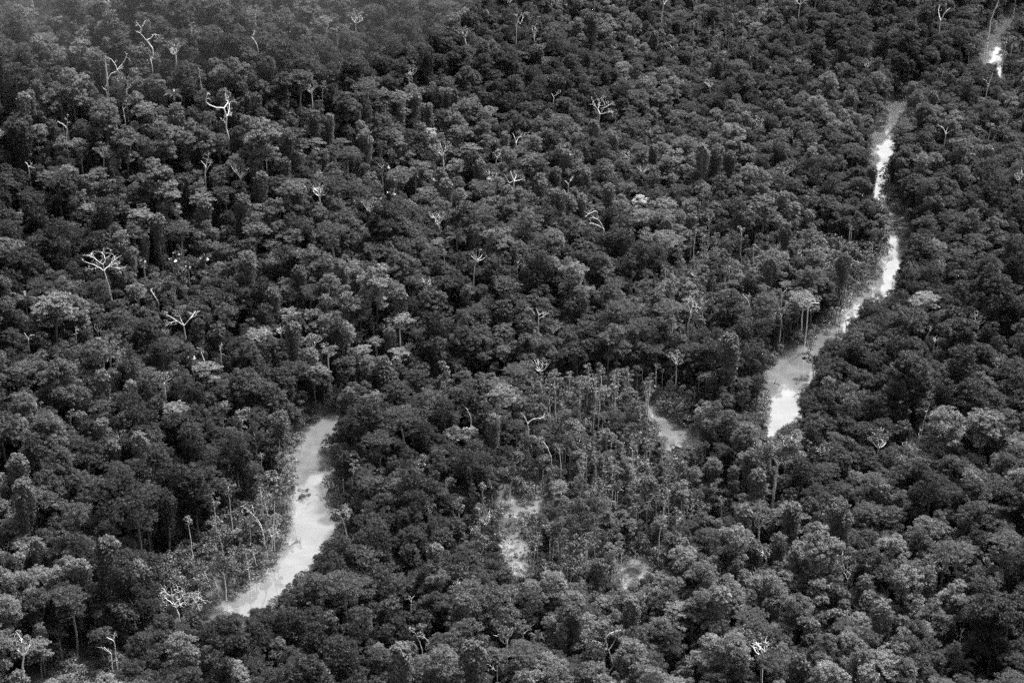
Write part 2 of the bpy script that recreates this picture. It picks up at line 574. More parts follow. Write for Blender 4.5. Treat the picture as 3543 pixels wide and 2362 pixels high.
def make_vine(seed, Ht, R, leaf=0.42, mat='leaf_vine'):
    rng = np.random.default_rng(seed)
    g, t = Geo(), Geo()
    tube(t, bend(rng, (0, 0, -1), (rng.normal() * 0.5, rng.normal() * 0.5, Ht * 0.9), 6, 0.02), np.linspace(0.4, 0.14, 6), 6)
    heads = [(np.array([0, 0, Ht - R * 0.55]), R * 0.75)]
    for i in range(4):
        a = rng.uniform(0, 6.28)
        heads.append((np.array([math.cos(a) * R * 0.6, math.sin(a) * R * 0.6, Ht - R * rng.uniform(0.8, 1.9)]), R * rng.uniform(0.38, 0.6)))
    for c, r in heads:
        tube(t, bend(rng, (0, 0, max(2.0, c[2] - r * 1.6)), c, 4, 0.06), np.linspace(0.14, 0.05, 4), 5)
        k = int(8 + r * 3)
        for j in range(k):
            z = 1 - 1.2 * (j + 0.5) / k
            a = j * 2.39996 + rng.normal() * 0.3
            s = math.sqrt(max(0, 1 - z * z))
            cc = c + np.array([s * math.cos(a), s * math.sin(a), z * 0.8]) * r * rng.uniform(0.7, 1)
            tr = r * rng.uniform(0.26, 0.42)
            tr = min(tr, 1.0)
            tuft(g, rng, cc, tr, tr * 0.65, int(12 + 50 * tr * tr), leaf * 1.15, -0.3, 0.8, 0.45)
        # hanging curtains of vine
        ns = int(18 + r * 9)
        for j in range(ns):
            a = rng.uniform(0, 6.28)
            s0 = c + np.array([math.cos(a) * r * rng.uniform(0.65, 1.02), math.sin(a) * r * rng.uniform(0.65, 1.02), -r * 0.1])
            Ls = min(s0[2] - 0.5, rng.uniform(0.1, 0.85) ** 1.3 * Ht * 0.85)
            if Ls < 1:
                continue
            n = int(Ls * 4.6)
            tt = rng.uniform(0, 1, n)
            wd = 0.35 * (1 - 0.5 * tt)
            pull = 1 - 0.35 * tt
            P = np.stack([s0[0] * pull + rng.normal(size=n) * wd, s0[1] * pull + rng.normal(size=n) * wd, s0[2] - tt * Ls], 1)
            out_ = unit(np.stack([P[:, 0], P[:, 1], np.full(n, 0.6)], 1))
            N = unit(out_ + rng.normal(size=(n, 3)) * 0.5)
            L = leaf * rng.uniform(0.6, 1.35, n)
            leaves(g, rng, P, N, L, L * 0.6, 0.5)
    return t.mesh('trunk', 'bark_mid'), g.mesh('crown', mat), dict(h=Ht, r=R, hc=Ht * 0.66, rz=Ht * 0.34, mat=mat)


def make_slender(seed, Ht, R, leaf=0.45, mat='leaf_light', bark='bark_pale', nt_=8, rad0=0.15):
    rng = np.random.default_rng(seed)
    g, t = Geo(), Geo()
    top = np.array([rng.normal() * 0.5, rng.normal() * 0.5, Ht * 0.93])
    path = bend(rng, (0, 0, -1), top, 8, 0.02)
    tube(t, path, np.linspace(rad0, rad0 * 0.4, 8), 5)
    for i in range(nt_):
        z = Ht - R * 2.2 * (i / nt_) * rng.uniform(0.8, 1.1)
        a = i * 2.4 + rng.normal() * 0.3
        rr = R * rng.uniform(0.3, 0.9) * (0.4 + 0.6 * min(1, (i + 1) / 4))
        c = np.array([top[0] + rr * math.cos(a), top[1] + rr * math.sin(a), z])
        tube(t, bend(rng, (top[0], top[1], max(1, z - rr * 0.9)) if z - rr * 0.9 < top[2] else top, c, 4, 0.06), np.linspace(0.06, 0.02, 4), 4)
        tr = R * rng.uniform(0.28, 0.48)
        tuft(g, rng, c, tr, tr * 0.6, int(18 + 52 * tr * tr), leaf)
    return t.mesh('trunk', bark), g.mesh('crown', mat), dict(h=Ht, r=R, hc=Ht - R, rz=R, mat=mat)


def make_sparse(seed, Ht, R, leaf=0.5, mat='leaf_light', n=7, fill=0.5):
    """open crown with its pale branches showing"""
    rng = np.random.default_rng(seed)
    g, t = Geo(), Geo()
    fork = Ht - R * 1.3
    top = np.array([rng.normal() * 0.4, rng.normal() * 0.4, fork])
    tube(t, bend(rng, (0, 0, -1), top, 7, 0.025), np.linspace(0.34, 0.22, 7), 6)
    for i in range(n):
        a = i * 2 * math.pi / n + rng.normal() * 0.3
        rr = R * rng.uniform(0.35, 0.8)
        c = np.array([rr * math.cos(a), rr * math.sin(a), fork + R * rng.uniform(0.6, 1.15)])
        p = bend(rng, top, c, 6, 0.10, 0.02)
        tube(t, p, np.linspace(0.17, 0.06, 6), 5)
        for j in range(5):
            e = c + np.array([rng.normal(), rng.normal(), abs(rng.normal()) * 0.5]) * R * 0.24
            tube(t, bend(rng, p[rng.integers(2, 5)], e, 4, 0.1), np.linspace(0.07, 0.025, 4), 4)
            if rng.uniform() < fill + 0.25:
                tr = R * rng.uniform(0.12, 0.22)
                tuft(g, rng, e, tr, tr * 0.6, int(14 + 40 * tr * tr), leaf)
    return t.mesh('trunk', 'bark_pale'), g.mesh('crown', mat), dict(h=Ht, r=R, hc=Ht - R * 0.6, rz=R * 0.7, mat=mat)


def make_shrub(seed, Ht, R, leaf=0.5, mat='leaf_shrub'):
    rng = np.random.default_rng(seed)
    g, t = Geo(), Geo()
    for i in range(5):
        a = rng.uniform(0, 6.28)
        c = np.array([math.cos(a) * R * 0.55, math.sin(a) * R * 0.55, Ht * rng.uniform(0.5, 0.85)])
        tube(t, bend(rng, (0, 0, -0.5), c, 4, 0.08), np.linspace(0.08, 0.03, 4), 4)
    k = int(9 + R * 3)
    for j in range(k):
        a = j * 2.39996
        q = (j + 0.5) / k
        rr = R * math.sqrt(q) * 0.85
        c = np.array([rr * math.cos(a), rr * math.sin(a), Ht * (0.86 - 0.55 * q ** 2) * rng.uniform(0.8, 1.1)])
        tr = R * rng.uniform(0.22, 0.38)
        tuft(g, rng, c, tr, tr * 0.8, int(18 + 42 * tr * tr), leaf, -0.6)
    return t.mesh('trunk', 'bark_dark'), g.mesh('crown', mat), dict(h=Ht, r=R, hc=Ht * 0.5, rz=Ht * 0.5, mat=mat)


LIB = {}
TONES = ['leaf', 'leaf_dark', 'leaf_light', 'leaf', 'leaf_dark', 'leaf_light', 'leaf', 'leaf_dark', 'leaf', 'leaf_light', 'leaf', 'leaf_dark']
LIB['round'] = [make_round(100 + i, 17.5 + (i * 7 % 5) * 1.4, 3.9 + 0.4 * (i % 4), 2.9 + 0.6 * (i * 5 % 4), leaf=0.40 + 0.06 * (i % 4), lobes=5 + i % 4, mat=TONES[i],
                           tf=0.65 + 0.12 * (i % 4), flat=(0.8, 1.0, 0.65)[i % 3]) for i in range(12)]
LIB['layered'] = [make_layered(200 + i, 17 + (i % 4) * 1.6, 4.2 + 0.5 * (i % 4), 2.2 + 0.5 * (i % 3), leaf=0.36 + 0.06 * (i % 3), n=8 + i % 5, mat=TONES[i + 3],
                               bark='bark_mid' if i % 2 else 'bark_dark') for i in range(9)]
LIB['vine'] = [make_vine(300 + i, 16 + (i * 3 % 5) * 1.8, 2.3 + 0.4 * (i % 4), leaf=0.34 + 0.06 * (i % 3), mat=TONES[i + 1]) for i in range(10)]
LIB['small'] = [make_round(400 + i, 11.5 + (i % 4) * 1.5, 2.3 + 0.3 * (i % 3), 2.2 + 0.5 * (i % 3), leaf=0.38 + 0.08 * (i % 3), lobes=3 + i % 3, mat=TONES[i],
                           bark='bark_mid', tf=0.55 + 0.1 * (i % 3)) for i in range(9)]
LIB['slender'] = [make_slender(500 + i, 13 + (i % 4), 1.3 + 0.25 * (i % 3), leaf=0.40 + 0.06 * (i % 2), nt_=7 + i % 3) for i in range(6)]
LIB['sparse'] = [make_sparse(600 + i, 17 + i % 3, 3.5 + 0.5 * (i % 3), fill=0.25 + 0.15 * (i % 3)) for i in range(5)]
LIB['shrub'] = [make_shrub(700 + i, 3.0 + 0.7 * (i % 4), 2.2 + 0.4 * (i % 3), leaf=0.4 + 0.08 * (i % 3), mat='leaf_shrub') for i in range(7)]
LIB['bank'] = [make_shrub(750 + i, 3.2 + 0.6 * (i % 3), 2.0 + 0.3 * (i % 3), leaf=0.32 + 0.05 * (i % 3), mat='leaf_scrub') for i in range(5)]


for _k, _l in LIB.items():       # true extents of every crown
    for _t, _c, _inf in _l:
        co = np.empty(len(_c.vertices) * 3, np.float32)
        _c.vertices.foreach_get('co', co)
        co = co.reshape(-1, 3)
        rr_ = np.hypot(co[:, 0], co[:, 1])
        zt, zb = np.percentile(co[:, 2], 99.5), np.percentile(co[:, 2], 6)
        _inf['er'], _inf['ec'], _inf['ez'] = float(np.percentile(rr_, 97)), float(zt + zb) / 2, float(zt - zb) / 2


# ------------------------------------------------------------------ objects
def tag(o, label=None, cat=None, group=None, kind=None):
    for k, v in (('label', label), ('category', cat), ('group', group), ('kind', kind)):
        if v:
            o[k] = v
    return o


def link(name, me, parent=None, mat=None):
    o = bpy.data.objects.new(name, me)
    C.objects.link(o)
    if parent:
        o.parent = parent
    return o


def root(name, x, y, z, rz=0.0, s=1.0, tilt=(0, 0)):
    e = bpy.data.objects.new(name, None)
    C.objects.link(e)
    e.empty_display_size = 0.5
    e.location = (x, y, z)
    e.rotation_euler = (tilt[0], tilt[1], rz)
    e.scale = (s, s, s)
    return e


# ------------------------------------------------------------------ ground and water
xs = np.concatenate([np.linspace(-4000, -360, 10)[:-1], np.arange(-360, 361, 2.5), np.linspace(360, 4000, 10)[1:]])
ys = np.concatenate([np.linspace(-4000, 300, 10)[:-1], np.arange(300, 1001, 2.5), np.linspace(1000, 5000, 12)[1:]])
XX, YY = np.meshgrid(xs, ys)
ZZ = terrain(XX.ravel(), YY.ravel())
g = Geo()
nx, ny = len(xs), len(ys)
ii, jj = np.meshgrid(np.arange(nx - 1), np.arange(ny - 1))
q0 = (jj * nx + ii).ravel()
g.add(np.stack([XX.ravel(), YY.ravel(), ZZ], 1), np.stack([q0, q0 + 1, q0 + 1 + nx, q0 + nx], 1))
tag(link('ground', g.mesh('ground', 'soil', True)), 'dark leaf covered forest floor rising into a hill', 'ground', kind='structure')
g = Geo()
g.add([(-4000, 250, 0), (4000, 250, 0), (4000, 5000, 0), (-4000, 5000, 0)], [(0, 1, 2, 3)])
tag(link('river_water', g.mesh('river_water', 'water')), 'silty river winding through the forest with side pools', 'river', kind='structure')

# ------------------------------------------------------------------ things traced one by one
PU, PV, PD, PG = [], [], [], []          # points of the picture that nearer trees must not cover: u, v, depth, owner
own = [0]


def protect(us, vs, dep):
    own[0] += 1
    for u, v in zip(us, vs):
        PU.append(u), PV.append(v), PD.append(dep), PG.append(own[0])


def smooth_line(P, n=4):
    P = np.asarray(P, float)
    if len(P) < 3:
        t = np.linspace(0, 1, n + 1)[:, None]
        return P[0] + (P[-1] - P[0]) * t
    Q = np.vstack([2 * P[0] - P[1], P, 2 * P[-1] - P[-2]])
    o = []
    for i in range(1, len(Q) - 2):
        for k in range(n):
            t = k / n
            a, b, c_, d = Q[i - 1], Q[i], Q[i + 1], Q[i + 2]
            o.append(0.5 * (2 * b + (c_ - a) * t + (2 * a - 5 * b + 4 * c_ - d) * t * t + (3 * b - a - 3 * c_ + d) * t ** 3))
    o.append(P[-1])
    return np.array(o)


def twigs(t, rng, path, r0, n, Lm, depth=1, tips=None):
    for i in range(n):
        k = rng.integers(max(1, len(path) // 2), len(path))
        d = unit(path[k] - path[k - 1] + rng.normal(size=3) * 0.75 + np.array([0, 0, 0.25]))
        L = Lm * rng.uniform(0.5, 1.2)
        p = bend(rng, path[k], path[k] + d * L, 5, 0.12)
        tube(t, p, np.linspace(r0, r0 * 0.35, 5), 4)
        if tips is not None:
            tips.append(p[-1])
        if depth > 0:
            twigs(t, rng, p, r0 * 0.6, 3, Lm * 0.55, depth - 1, tips)


BARE_ID = [0]


def traced(c, lines, label, hb=9.0, w=5.0, tw=3, leaf=0.0, name='bare_tree', cat='tree', group=None, bark='bark_pale',
           leafmat='leaf_light', cr=1.1, tl=1.6, keep=True, half=False):
    BARE_ID[0] += 1
    rng = np.random.default_rng(9000 + BARE_ID[0])
    L = [crop(c, l) for l in lines]
    u0, v0 = L[0][0]
    x, y = on_ground(u0, v0, hb)
    z = th(x, y)
    if z < 0.2:
        z = 0.0
    dep = project(x, y, z + hb)[2]
    mpp = dep / F
    e = root(name, x, y, z)
    tag(e, label, cat, group)
    known = {}
    tipl = []
    wm = w * 1.05 / 1.96 * mpp
    for li, l in enumerate(L):
        t = Geo()
        P = []
        key = (round(l[0][0]), round(l[0][1]))
        yo = known.get(key, 0.0)
        length = sum(math.hypot(l[i + 1][0] - l[i][0], l[i + 1][1] - l[i][1]) for i in range(len(l) - 1)) * mpp
        drift = 0.0 if li == 0 else rng.uniform(-0.8, 0.8)
        run = 0.0
        for i, (u, v) in enumerate(l):
            if i:
                run += math.hypot(u - l[i - 1][0], v - l[i - 1][1]) * mpp
            yy = yo + run * drift
            P.append(((u - u0) * mpp, yy, hb + (v0 - v) * mpp / CP - yy * SP / CP))
            known[(round(u), round(v))] = yy
        P = smooth_line(P)
        P[1:-1] += rng.normal(size=(len(P) - 2, 3)) * 0.05
        if li == 0:
            base = np.array([[-0.03 * hb * np.sign(P[-1][0]), 0, -0.8], [0, 0, hb * 0.55]])
            P = np.vstack([base, P]) if hb > 1.5 else np.vstack([base[:1], P])
            rr = np.linspace(wm * 0.62, wm * 0.34, len(P))
        else:
            rr = np.linspace(wm * 0.34, wm * 0.15, len(P))
        tube(t, P, np.maximum(rr, 0.035), 6)
        if tw and (li > 0 or len(L) == 1):
            twigs(t, rng, P, max(0.045, wm * 0.14), tw, tl, 1, tipl)
        tipl.append(P[-1])
        link('trunk' if li == 0 else 'branch', t.mesh('trunk' if li == 0 else 'branch', bark), e)
    if leaf > 0:
        g = Geo()
        for p_ in tipl:
            if rng.uniform() < leaf:
                tr = cr * rng.uniform(0.55, 1.15)
                tuft(g, rng, p_ + rng.normal(size=3) * 0.25, tr, tr * 0.65, int(16 + 46 * tr * tr), 0.42)
        if g.n:
            link('crown', g.mesh('crown', leafmat), e)
    if keep:
        us, vs = [], []
        for l in L:
            for i in range(len(l) - 1):
                for q in np.linspace(0, 1, 4):
                    us.append(l[i][0] + (l[i + 1][0] - l[i][0]) * q)
                    vs.append(l[i][1] + (l[i + 1][1] - l[i][1]) * q)
        if half:
            us, vs = us[len(us) // 2:], vs[len(vs) // 2:]
        protect(us, vs, dep)
    SITES.append((x, y, 1.2))
    return e


SITES = []      # ground already taken: x, y, radius


def leafy(c, cx, cy, wpx, lib, label, name='broadleaf_tree', group=None, hmax=32, zs=1.0, rot=0.0):
    """a single tree whose crown centre and width are read from the photograph"""
    (u, v), = crop(c, [(cx, cy)])
    tm, cm, inf = lib
    s = 1.0
    for _ in range(4):
        x, y = on_ground(u, v, min(inf['hc'] * s * zs, hmax))
        dep = project(x, y, th(x, y) + inf['hc'] * s)[2]
        s = wpx / 1.96 * dep / F / (2 * inf['r'])
    e = root(name, x, y, max(th(x, y), 0), rot, s)
    e.scale = (s, s, s * zs)
    tag(e, label, 'tree', group)
    link('trunk', tm, e)
    link('crown', cm, e)
    us, vs = [], []
    for a in np.linspace(0, 6.28, 9)[:-1]:
        for r_ in (0.35, 0.75):
            us.append(u + math.cos(a) * wpx / 3.92 * r_)
            vs.append(v + math.sin(a) * wpx / 3.92 * r_ * 0.6)
    protect(us, vs, dep)
    SITES.append((x, y, inf['r'] * s * 0.8))
    return e


GB = 'pale bare trees standing out of the canopy'
LB = 'pale leafless tree sticking up through the canopy'
GS = 'thin pale trunks with a small leafy top'
LS = 'tall thin pale trunk with a small tuft of leaves'
GK = 'pale dying trees along the low river bank'
LK = 'pale half bare tree over the low bushes of the river bank'

# dead and half bare trees with a look of their own
traced(1, [[(725, 545), (727, 470), (728, 390)], [(725, 545), (760, 505), (800, 480), (780, 430), (750, 400)], [(800, 480), (835, 470)],
           [(800, 480), (850, 430), (880, 375)]], 'big white snag on the hazy slope with one upright stump and a bent arm', 9, 11, 2)
traced(1, [[(1035, 330), (1000, 280)], [(1000, 280), (965, 240), (938, 228)], [(965, 240), (970, 203), (945, 170)], [(970, 203), (1000, 175)],
           [(1000, 280), (1030, 262), (1055, 240), (1082, 245)]], 'wide white fork of bare limbs spreading in a shallow V', 12, 8, 2)
traced(1, [[(1548, 935), (1538, 860), (1546, 800), (1532, 745)], [(1538, 860), (1520, 810)], [(1532, 745), (1555, 705), (1540, 680)],
           [(1546, 800), (1582, 780)], [(1532, 745), (1470, 740), (1422, 710), (1438, 660)], [(1546, 800), (1560, 760), (1565, 700)]],
       'dead tree with thick twin stems and a crooked side limb', 8, 12, 3)
traced(1, [[(1390, 1180), (1395, 1130), (1370, 1095)], [(1395, 1130), (1410, 1090), (1420, 1062)], [(1390, 1180), (1418, 1135)]],
       'small white bare tree with three curled limbs', 10, 6, 3)
traced(4, [[(757, 500), (742, 390), (725, 310)], [(725, 310), (690, 290), (630, 297)], [(690, 290), (650, 268), (598, 250)],
           [(725, 310), (720, 270), (682, 240), (660, 198)], [(682, 240), (640, 212)], [(720, 270), (737, 230), (710, 188)],
           [(737, 230), (772, 210), (785, 190)], [(725, 310), (752, 280), (805, 258)], [(752, 280), (818, 292)], [(752, 280), (792, 236)]],
       'white dead tree with a wide bare dome of fine branches', 8, 8, 4, tl=1.8)
traced(4, [[(1257, 745), (1250, 680), (1235, 640)], [(1250, 680), (1215, 650), (1185, 655), (1135, 682)], [(1215, 650), (1180, 625), (1138, 600)],
           [(1250, 680), (1300, 630), (1342, 610)], [(1300, 630), (1330, 580)], [(1235, 640), (1225, 590)]],
       'dead tree with two long white limbs held out low like arms', 9, 9, 3, leaf=0.12)
traced(5, [[(860, 378), (868, 290), (880, 242)], [(880, 242), (850, 215), (838, 205)], [(880, 242), (862, 200), (852, 180)], [(880, 242), (880, 195), (875, 165)],
           [(880, 242), (900, 200), (898, 165)], [(880, 242), (910, 215), (925, 185)], [(880, 242), (915, 235), (945, 215)]],
       'slim white tree ending in a candelabra of small leaf knobs', 9, 6, 0, leaf=1.0, cr=0.75)
traced(2, [[(1705, 850), (1715, 780)], [(1715, 780), (1690, 740), (1668, 700)], [(1715, 780), (1740, 740), (1750, 690)], [(1740, 740), (1782, 720)],
           [(1715, 780), (1760, 770), (1802, 765)], [(1715, 780), (1705, 740), (1712, 695)]], 'bare silvery tree with a round netlike crown of twigs', 10, 6, 6, tl=2.2)
traced(2, [[(1148, 300), (1150, 200), (1162, 150), (1188, 105)], [(1150, 200), (1142, 170), (1152, 130)], [(1162, 150), (1175, 170), (1200, 120)]],
       'tall bare white pole tree forking narrowly at its tip', 8, 5, 3)
traced(2, [[(1270, 278), (1264, 230), (1254, 188)], [(1270, 278), (1280, 220), (1297, 188)], [(1270, 278), (1273, 220), (1275, 185)]],
       'bare white tree of several steep stems like a broom', 9, 5, 3)
traced(2, [[(1132, 1228), (1115, 1178), (1110, 1165)], [(1132, 1228), (1148, 1195), (1145, 1178)], [(1132, 1228), (1190, 1215)], [(1132, 1228), (1098, 1238), (1080, 1200)]],
       'two curled white horns of dead wood over a dark crown', 14, 8, 1)
traced(2, [[(1742, 1552), (1690, 1525), (1645, 1515)], [(1742, 1552), (1705, 1492), (1650, 1478)], [(1705, 1492), (1690, 1440), (1650, 1450), (1613, 1478)]],
       'sprawling dead branches fanned low to one side', 13, 6, 3)
traced(6, [[(75, 665), (88, 600), (70, 540), (72, 515)], [(88, 600), (100, 550), (104, 510)], [(88, 600), (112, 575), (125, 550)], [(70, 540), (62, 500)]],
       'white leafless tree with bunched upright limbs among slender trees', 7, 8, 4)
traced(6, [[(1145, 706), (1127, 652), (1100, 620)], [(1127, 652), (1165, 618)], [(1127, 652), (1128, 610)], [(1165, 618), (1182, 600)]],
       'small white dead tree at the river edge leaning over water', 2, 6, 3)
traced(6, [[(922, 1028), (907, 950), (893, 858)], [(907, 950), (935, 940)], [(907, 950), (880, 930)]], 'straight white pole standing in dark water with thin side shoots', 1, 6, 4,
       leaf=0.9, cr=0.75, leafmat='leaf')
traced(6, [[(705, 532), (710, 470), (738, 428)]], 'curved white trunk leaning under a pale domed crown', 10, 6, 0)
traced(6, [[(885, 596), (900, 562), (955, 560)]], 'white bent limb poking from the domed crown', 14, 6, 2)
traced(7, [[(1533, 972), (1531, 840), (1520, 780)], [(1531, 840), (1560, 790)], [(1531, 840), (1508, 800), (1500, 770)], [(1520, 780), (1525, 740)], [(1531, 840), (1580, 800)]],
       'white trunked bank tree with short forked top', 2, 8, 5, leaf=0.4)
traced(7, [[(1212, 1102), (1185, 1030), (1178, 980), (1175, 915)], [(1185, 1030), (1130, 990), (1115, 960)], [(1185, 1030), (1240, 980)], [(1178, 980), (1140, 940)],
           [(1178, 980), (1215, 930)], [(1185, 1030), (1110, 1035)], [(1185, 1030), (1230, 1030), (1250, 1010)]],
       'white dead bank tree bristling with short bare branches', 2, 9, 6, tl=1.9)
traced(7, [[(1298, 1072), (1325, 1000), (1342, 930)], [(1325, 1000), (1350, 985), (1375, 1000)], [(1325, 1000), (1300, 970)], [(1325, 1000), (1352, 1075)], [(1325, 1000), (1360, 950)]],
       'leaning white dead sapling propped beside the bristling one', 2, 6, 5)
traced(7, [[(1800, 702), (1792, 530), (1745, 405), (1728, 345)], [(1792, 530), (1755, 430), (1715, 370)], [(1745, 405), (1765, 380)]],
       'long curved white trunk leaning inland from the river bank', 2, 6, 4, leaf=0.2)
traced(7, [[(1842, 698), (1860, 590), (1868, 480), (1885, 335)], [(1860, 590), (1890, 545)], [(1868, 480), (1850, 545)], [(1860, 590), (1838, 560)]],
       'tall straight white dead pole on the river bank', 2, 7, 4)
traced(8, [[(1770, 1512), (1800, 1442), (1772, 1335), (1750, 1252), (1790, 1203), (1850, 1186)], [(1772, 1335), (1720, 1315), (1650, 1300)], [(1772, 1335), (1700, 1270), (1660, 1262)],
           [(1772, 1335), (1810, 1270), (1830, 1240)], [(1650, 1300), (1600, 1330)]],
       'large snaking white trunk with sprawling limbs by a dark gap', 5, 9, 4, leaf=0.55)
traced(8, [[(510, 1342), (475, 1240), (455, 1200)], [(475, 1240), (520, 1248), (552, 1275)]], 'white trunk slanting over with one drooping side branch', 7, 7, 3, leaf=0.6)
traced(8, [[(1052, 332), (1075, 270), (1090, 215)], [(1090, 215), (1070, 190), (1060, 180)], [(1090, 215), (1110, 190), (1130, 180)], [(1090, 215), (1100, 170), (1105, 150)], [(1090, 215), (1135, 205)],
           [(1090, 215), (1085, 170), (1080, 158)]],
       'leaning tree with a neat parasol crown at the pool edge', 1.5, 5, 3, leaf=1.0, cr=0.95, name='parasol_tree')
traced(8, [[(1105, 268), (1130, 190), (1145, 80), (1157, 0)]], 'long straight white trunk slanting behind the parasol tree', 3, 6, 4, leaf=0.5)
traced(5, [[(842, 1358), (842, 1310), (825, 1260), (790, 1215)], [(842, 1310), (880, 1280), (917, 1270)], [(825, 1260), (835, 1215), (850, 1190)], [(790, 1215), (765, 1200)]],
       'open dark parasol crown on a white twisting fork', 9, 6, 5, leaf=0.95, cr=1.2, leafmat='leaf_dark', name='parasol_tree')
traced(3, [[(823, 108), (830, 40), (832, -10)], [(830, 40), (805, 15)], [(830, 40), (862, 12)]], 'bare white tree with arms spread like a cross at the ridge', 8, 6, 3)
traced(3, [[(1775, 218), (1781, 150), (1808, 95), (1838, 68)], [(1781, 150), (1770, 90), (1776, 45)], [(1808, 95), (1800, 55)]], 'white bare tree of two splayed stems near the far river', 8, 7, 2)
traced(3, [[(2208, 422), (2215, 340), (2222, 252)], [(2215, 340), (2188, 320)], [(2215, 340), (2245, 310)], [(2215, 300), (2190, 275)]],
       'tall pale pole with bare side twigs at the far bend', 3, 7, 4, leaf=0.35)
traced(3, [[(1812, 972), (1815, 912), (1790, 872), (1763, 860)], [(1815, 912), (1860, 887), (1905, 880)], [(1815, 912), (1830, 870), (1850, 850)]],
       'spreading tree with a fan of pale bare limbs', 9, 5, 5, leaf=0.7, cr=1.2)
traced(9, [[(640, 408), (648, 240), (652, 180), (662, 82)], [(662, 82), (640, 40), (622, 0)], [(662, 82), (690, 45), (697, -10)], [(640, 40), (600, 10), (580, -40)], [(690, 45), (720, 10), (740, -50)],
           [(697, -10), (690, -60), (700, -90)]],
       'giant emergent tree with a thick straight white trunk', 3, 17, 6, leaf=0.6, cr=1.5, tl=2.4, leafmat='leaf_light', name='emergent_tree')
traced(7, [[(2352, 585), (2335, 470), (2290, 400)], [(2335, 470), (2352, 430), (2370, 390)], [(2335, 470), (2280, 455)]], 'white branched tree leaning at the water on the inner bank', 3, 8, 5, leaf=0.7, cr=1.0)
traced(4, [[(1897, 1580), (1905, 1400), (1905, 1310)], [(1905, 1400), (1870, 1340)], [(1905, 1400), (1950, 1330)], [(1905, 1330), (1930, 1290)], [(1905, 1450), (1870, 1420)], [(1905, 1450), (1945, 1420)]],
       'tall leafy tree with a straight white trunk above the river', 3, 6, 5, leaf=0.95, cr=1.25, name='parasol_tree')
traced(5, [[(1705, 1365), (1710, 1190), (1690, 1130)], [(1710, 1190), (1670, 1100)], [(1710, 1190), (1740, 1140)]], 'tall white stem with a scruffy top above the swamp', 4, 5, 5, leaf=0.8)
traced(5, [[(1387, 1570), (1350, 1490), (1305, 1435)]], 'white trunk leaning sharply across dark crowns', 6, 6, 3, leaf=0.5)

# plain pale bare stems that only their place tells apart
for c, hb, lines in [
    (1, 9, [[(1037, 500), (1035, 440), (1025, 380)]]), (1, 9, [[(1366, 592), (1360, 530), (1356, 468)]]), (1, 10, [[(1750, 332), (1735, 290), (1710, 260)], [(1710, 260), (1727, 240)]]),
    (1, 9, [[(232, 108), (236, 60), (226, 8)]]), (1, 9, [[(206, 1217), (200, 1130), (185, 1105)], [(200, 1130), (222, 1135)]]), (1, 9, [[(450, 942), (460, 880), (440, 850), (400, 830)], [(460, 880), (482, 800)]]),
    (1, 9, [[(850, 826), (840, 730)]]), (1, 9, [[(730, 666), (725, 620), (705, 600)]]), (2, 9, [[(2135, 124), (2145, 40), (2142, -5)], [(2145, 40), (2170, 5)]]),
    (2, 9, [[(1400, 700), (1400, 660), (1388, 638)], [(1400, 660), (1442, 640)]]), (2, 10, [[(1500, 1300), (1500, 1255), (1480, 1230)], [(1500, 1255), (1528, 1218)]]),
    (2, 9, [[(1148, 972), (1135, 930), (1125, 905)], [(1148, 972), (1165, 930)]]), (2, 9, [[(1190, 945), (1205, 905)]]), (2, 9, [[(1010, 1110), (1020, 1075), (1040, 1050)]]),
    (4, 9, [[(200, 842), (197, 770), (178, 728)], [(197, 770), (222, 742)]]), (4, 9, [[(520, 792), (518, 740), (488, 740)], [(518, 740), (527, 708)]]),
    (4, 9, [[(1387, 917), (1370, 870), (1372, 838)]]), (4, 6, [[(1510, 992), (1507, 900), (1507, 808)]]), (4, 9, [[(665, 720), (640, 688)], [(665, 720), (658, 690)]]),
    (4, 9, [[(1075, 522), (1030, 440)]]), (5, 12, [[(1300, 610), (1283, 560)], [(1300, 610), (1330, 590)]]), (5, 12, [[(1298, 638), (1355, 600)]]),
    (5, 10, [[(1230, 1402), (1225, 1340), (1200, 1290)], [(1225, 1340), (1265, 1310), (1345, 1300)]]),
    (6, 9, [[(1695, 747), (1722, 678)]]), (6, 7, [[(1730, 905), (1735, 800), (1762, 758)], [(1735, 800), (1720, 770)]]), (6, 8, [[(1655, 1412), (1670, 1300), (1692, 1208)]]),
    (6, 7, [[(1635, 1492), (1635, 1358)]]), (6, 8, [[(1555, 1566), (1562, 1500), (1582, 1450)], [(1562, 1500), (1540, 1460)]]),
    (9, 9, [[(1920, 1282), (1922, 1230), (1913, 1188)]]), (9, 9, [[(815, 297), (822, 250), (805, 238)]]), (8, 8, [[(430, 1082), (440, 1000), (462, 968)]]), (8, 9, [[(188, 1218), (208, 1158)]]),
    (6, 8, [[(490, 542), (475, 505), (440, 465)], [(475, 505), (490, 475)]]), (9, 9, [[(515, 850), (490, 815)], [(515, 850), (525, 820)]]), (9, 10, [[(1155, 865), (1120, 800)], [(1155, 865), (1195, 805)]]),
    (7, 9, [[(785, 1372), (780, 1320), (738, 1288)], [(780, 1320), (795, 1290)]]), (7, 9, [[(757, 1407), (715, 1360)]]), (7, 9, [[(50, 692), (28, 650)], [(50, 692), (62, 640)]]),
    (8, 9, [[(1020, 1540), (1018, 1440)], [(1018, 1480), (990, 1460)]]), (3, 8, [[(2122, 172), (2140, 110), (2166, 28)]]), (3, 7, [[(2092, 668), (2098, 600), (2122, 505)], [(2098, 600), (2080, 560)]]),
]:
    traced(c, lines, LB, hb, 5.5, 3, group=GB)
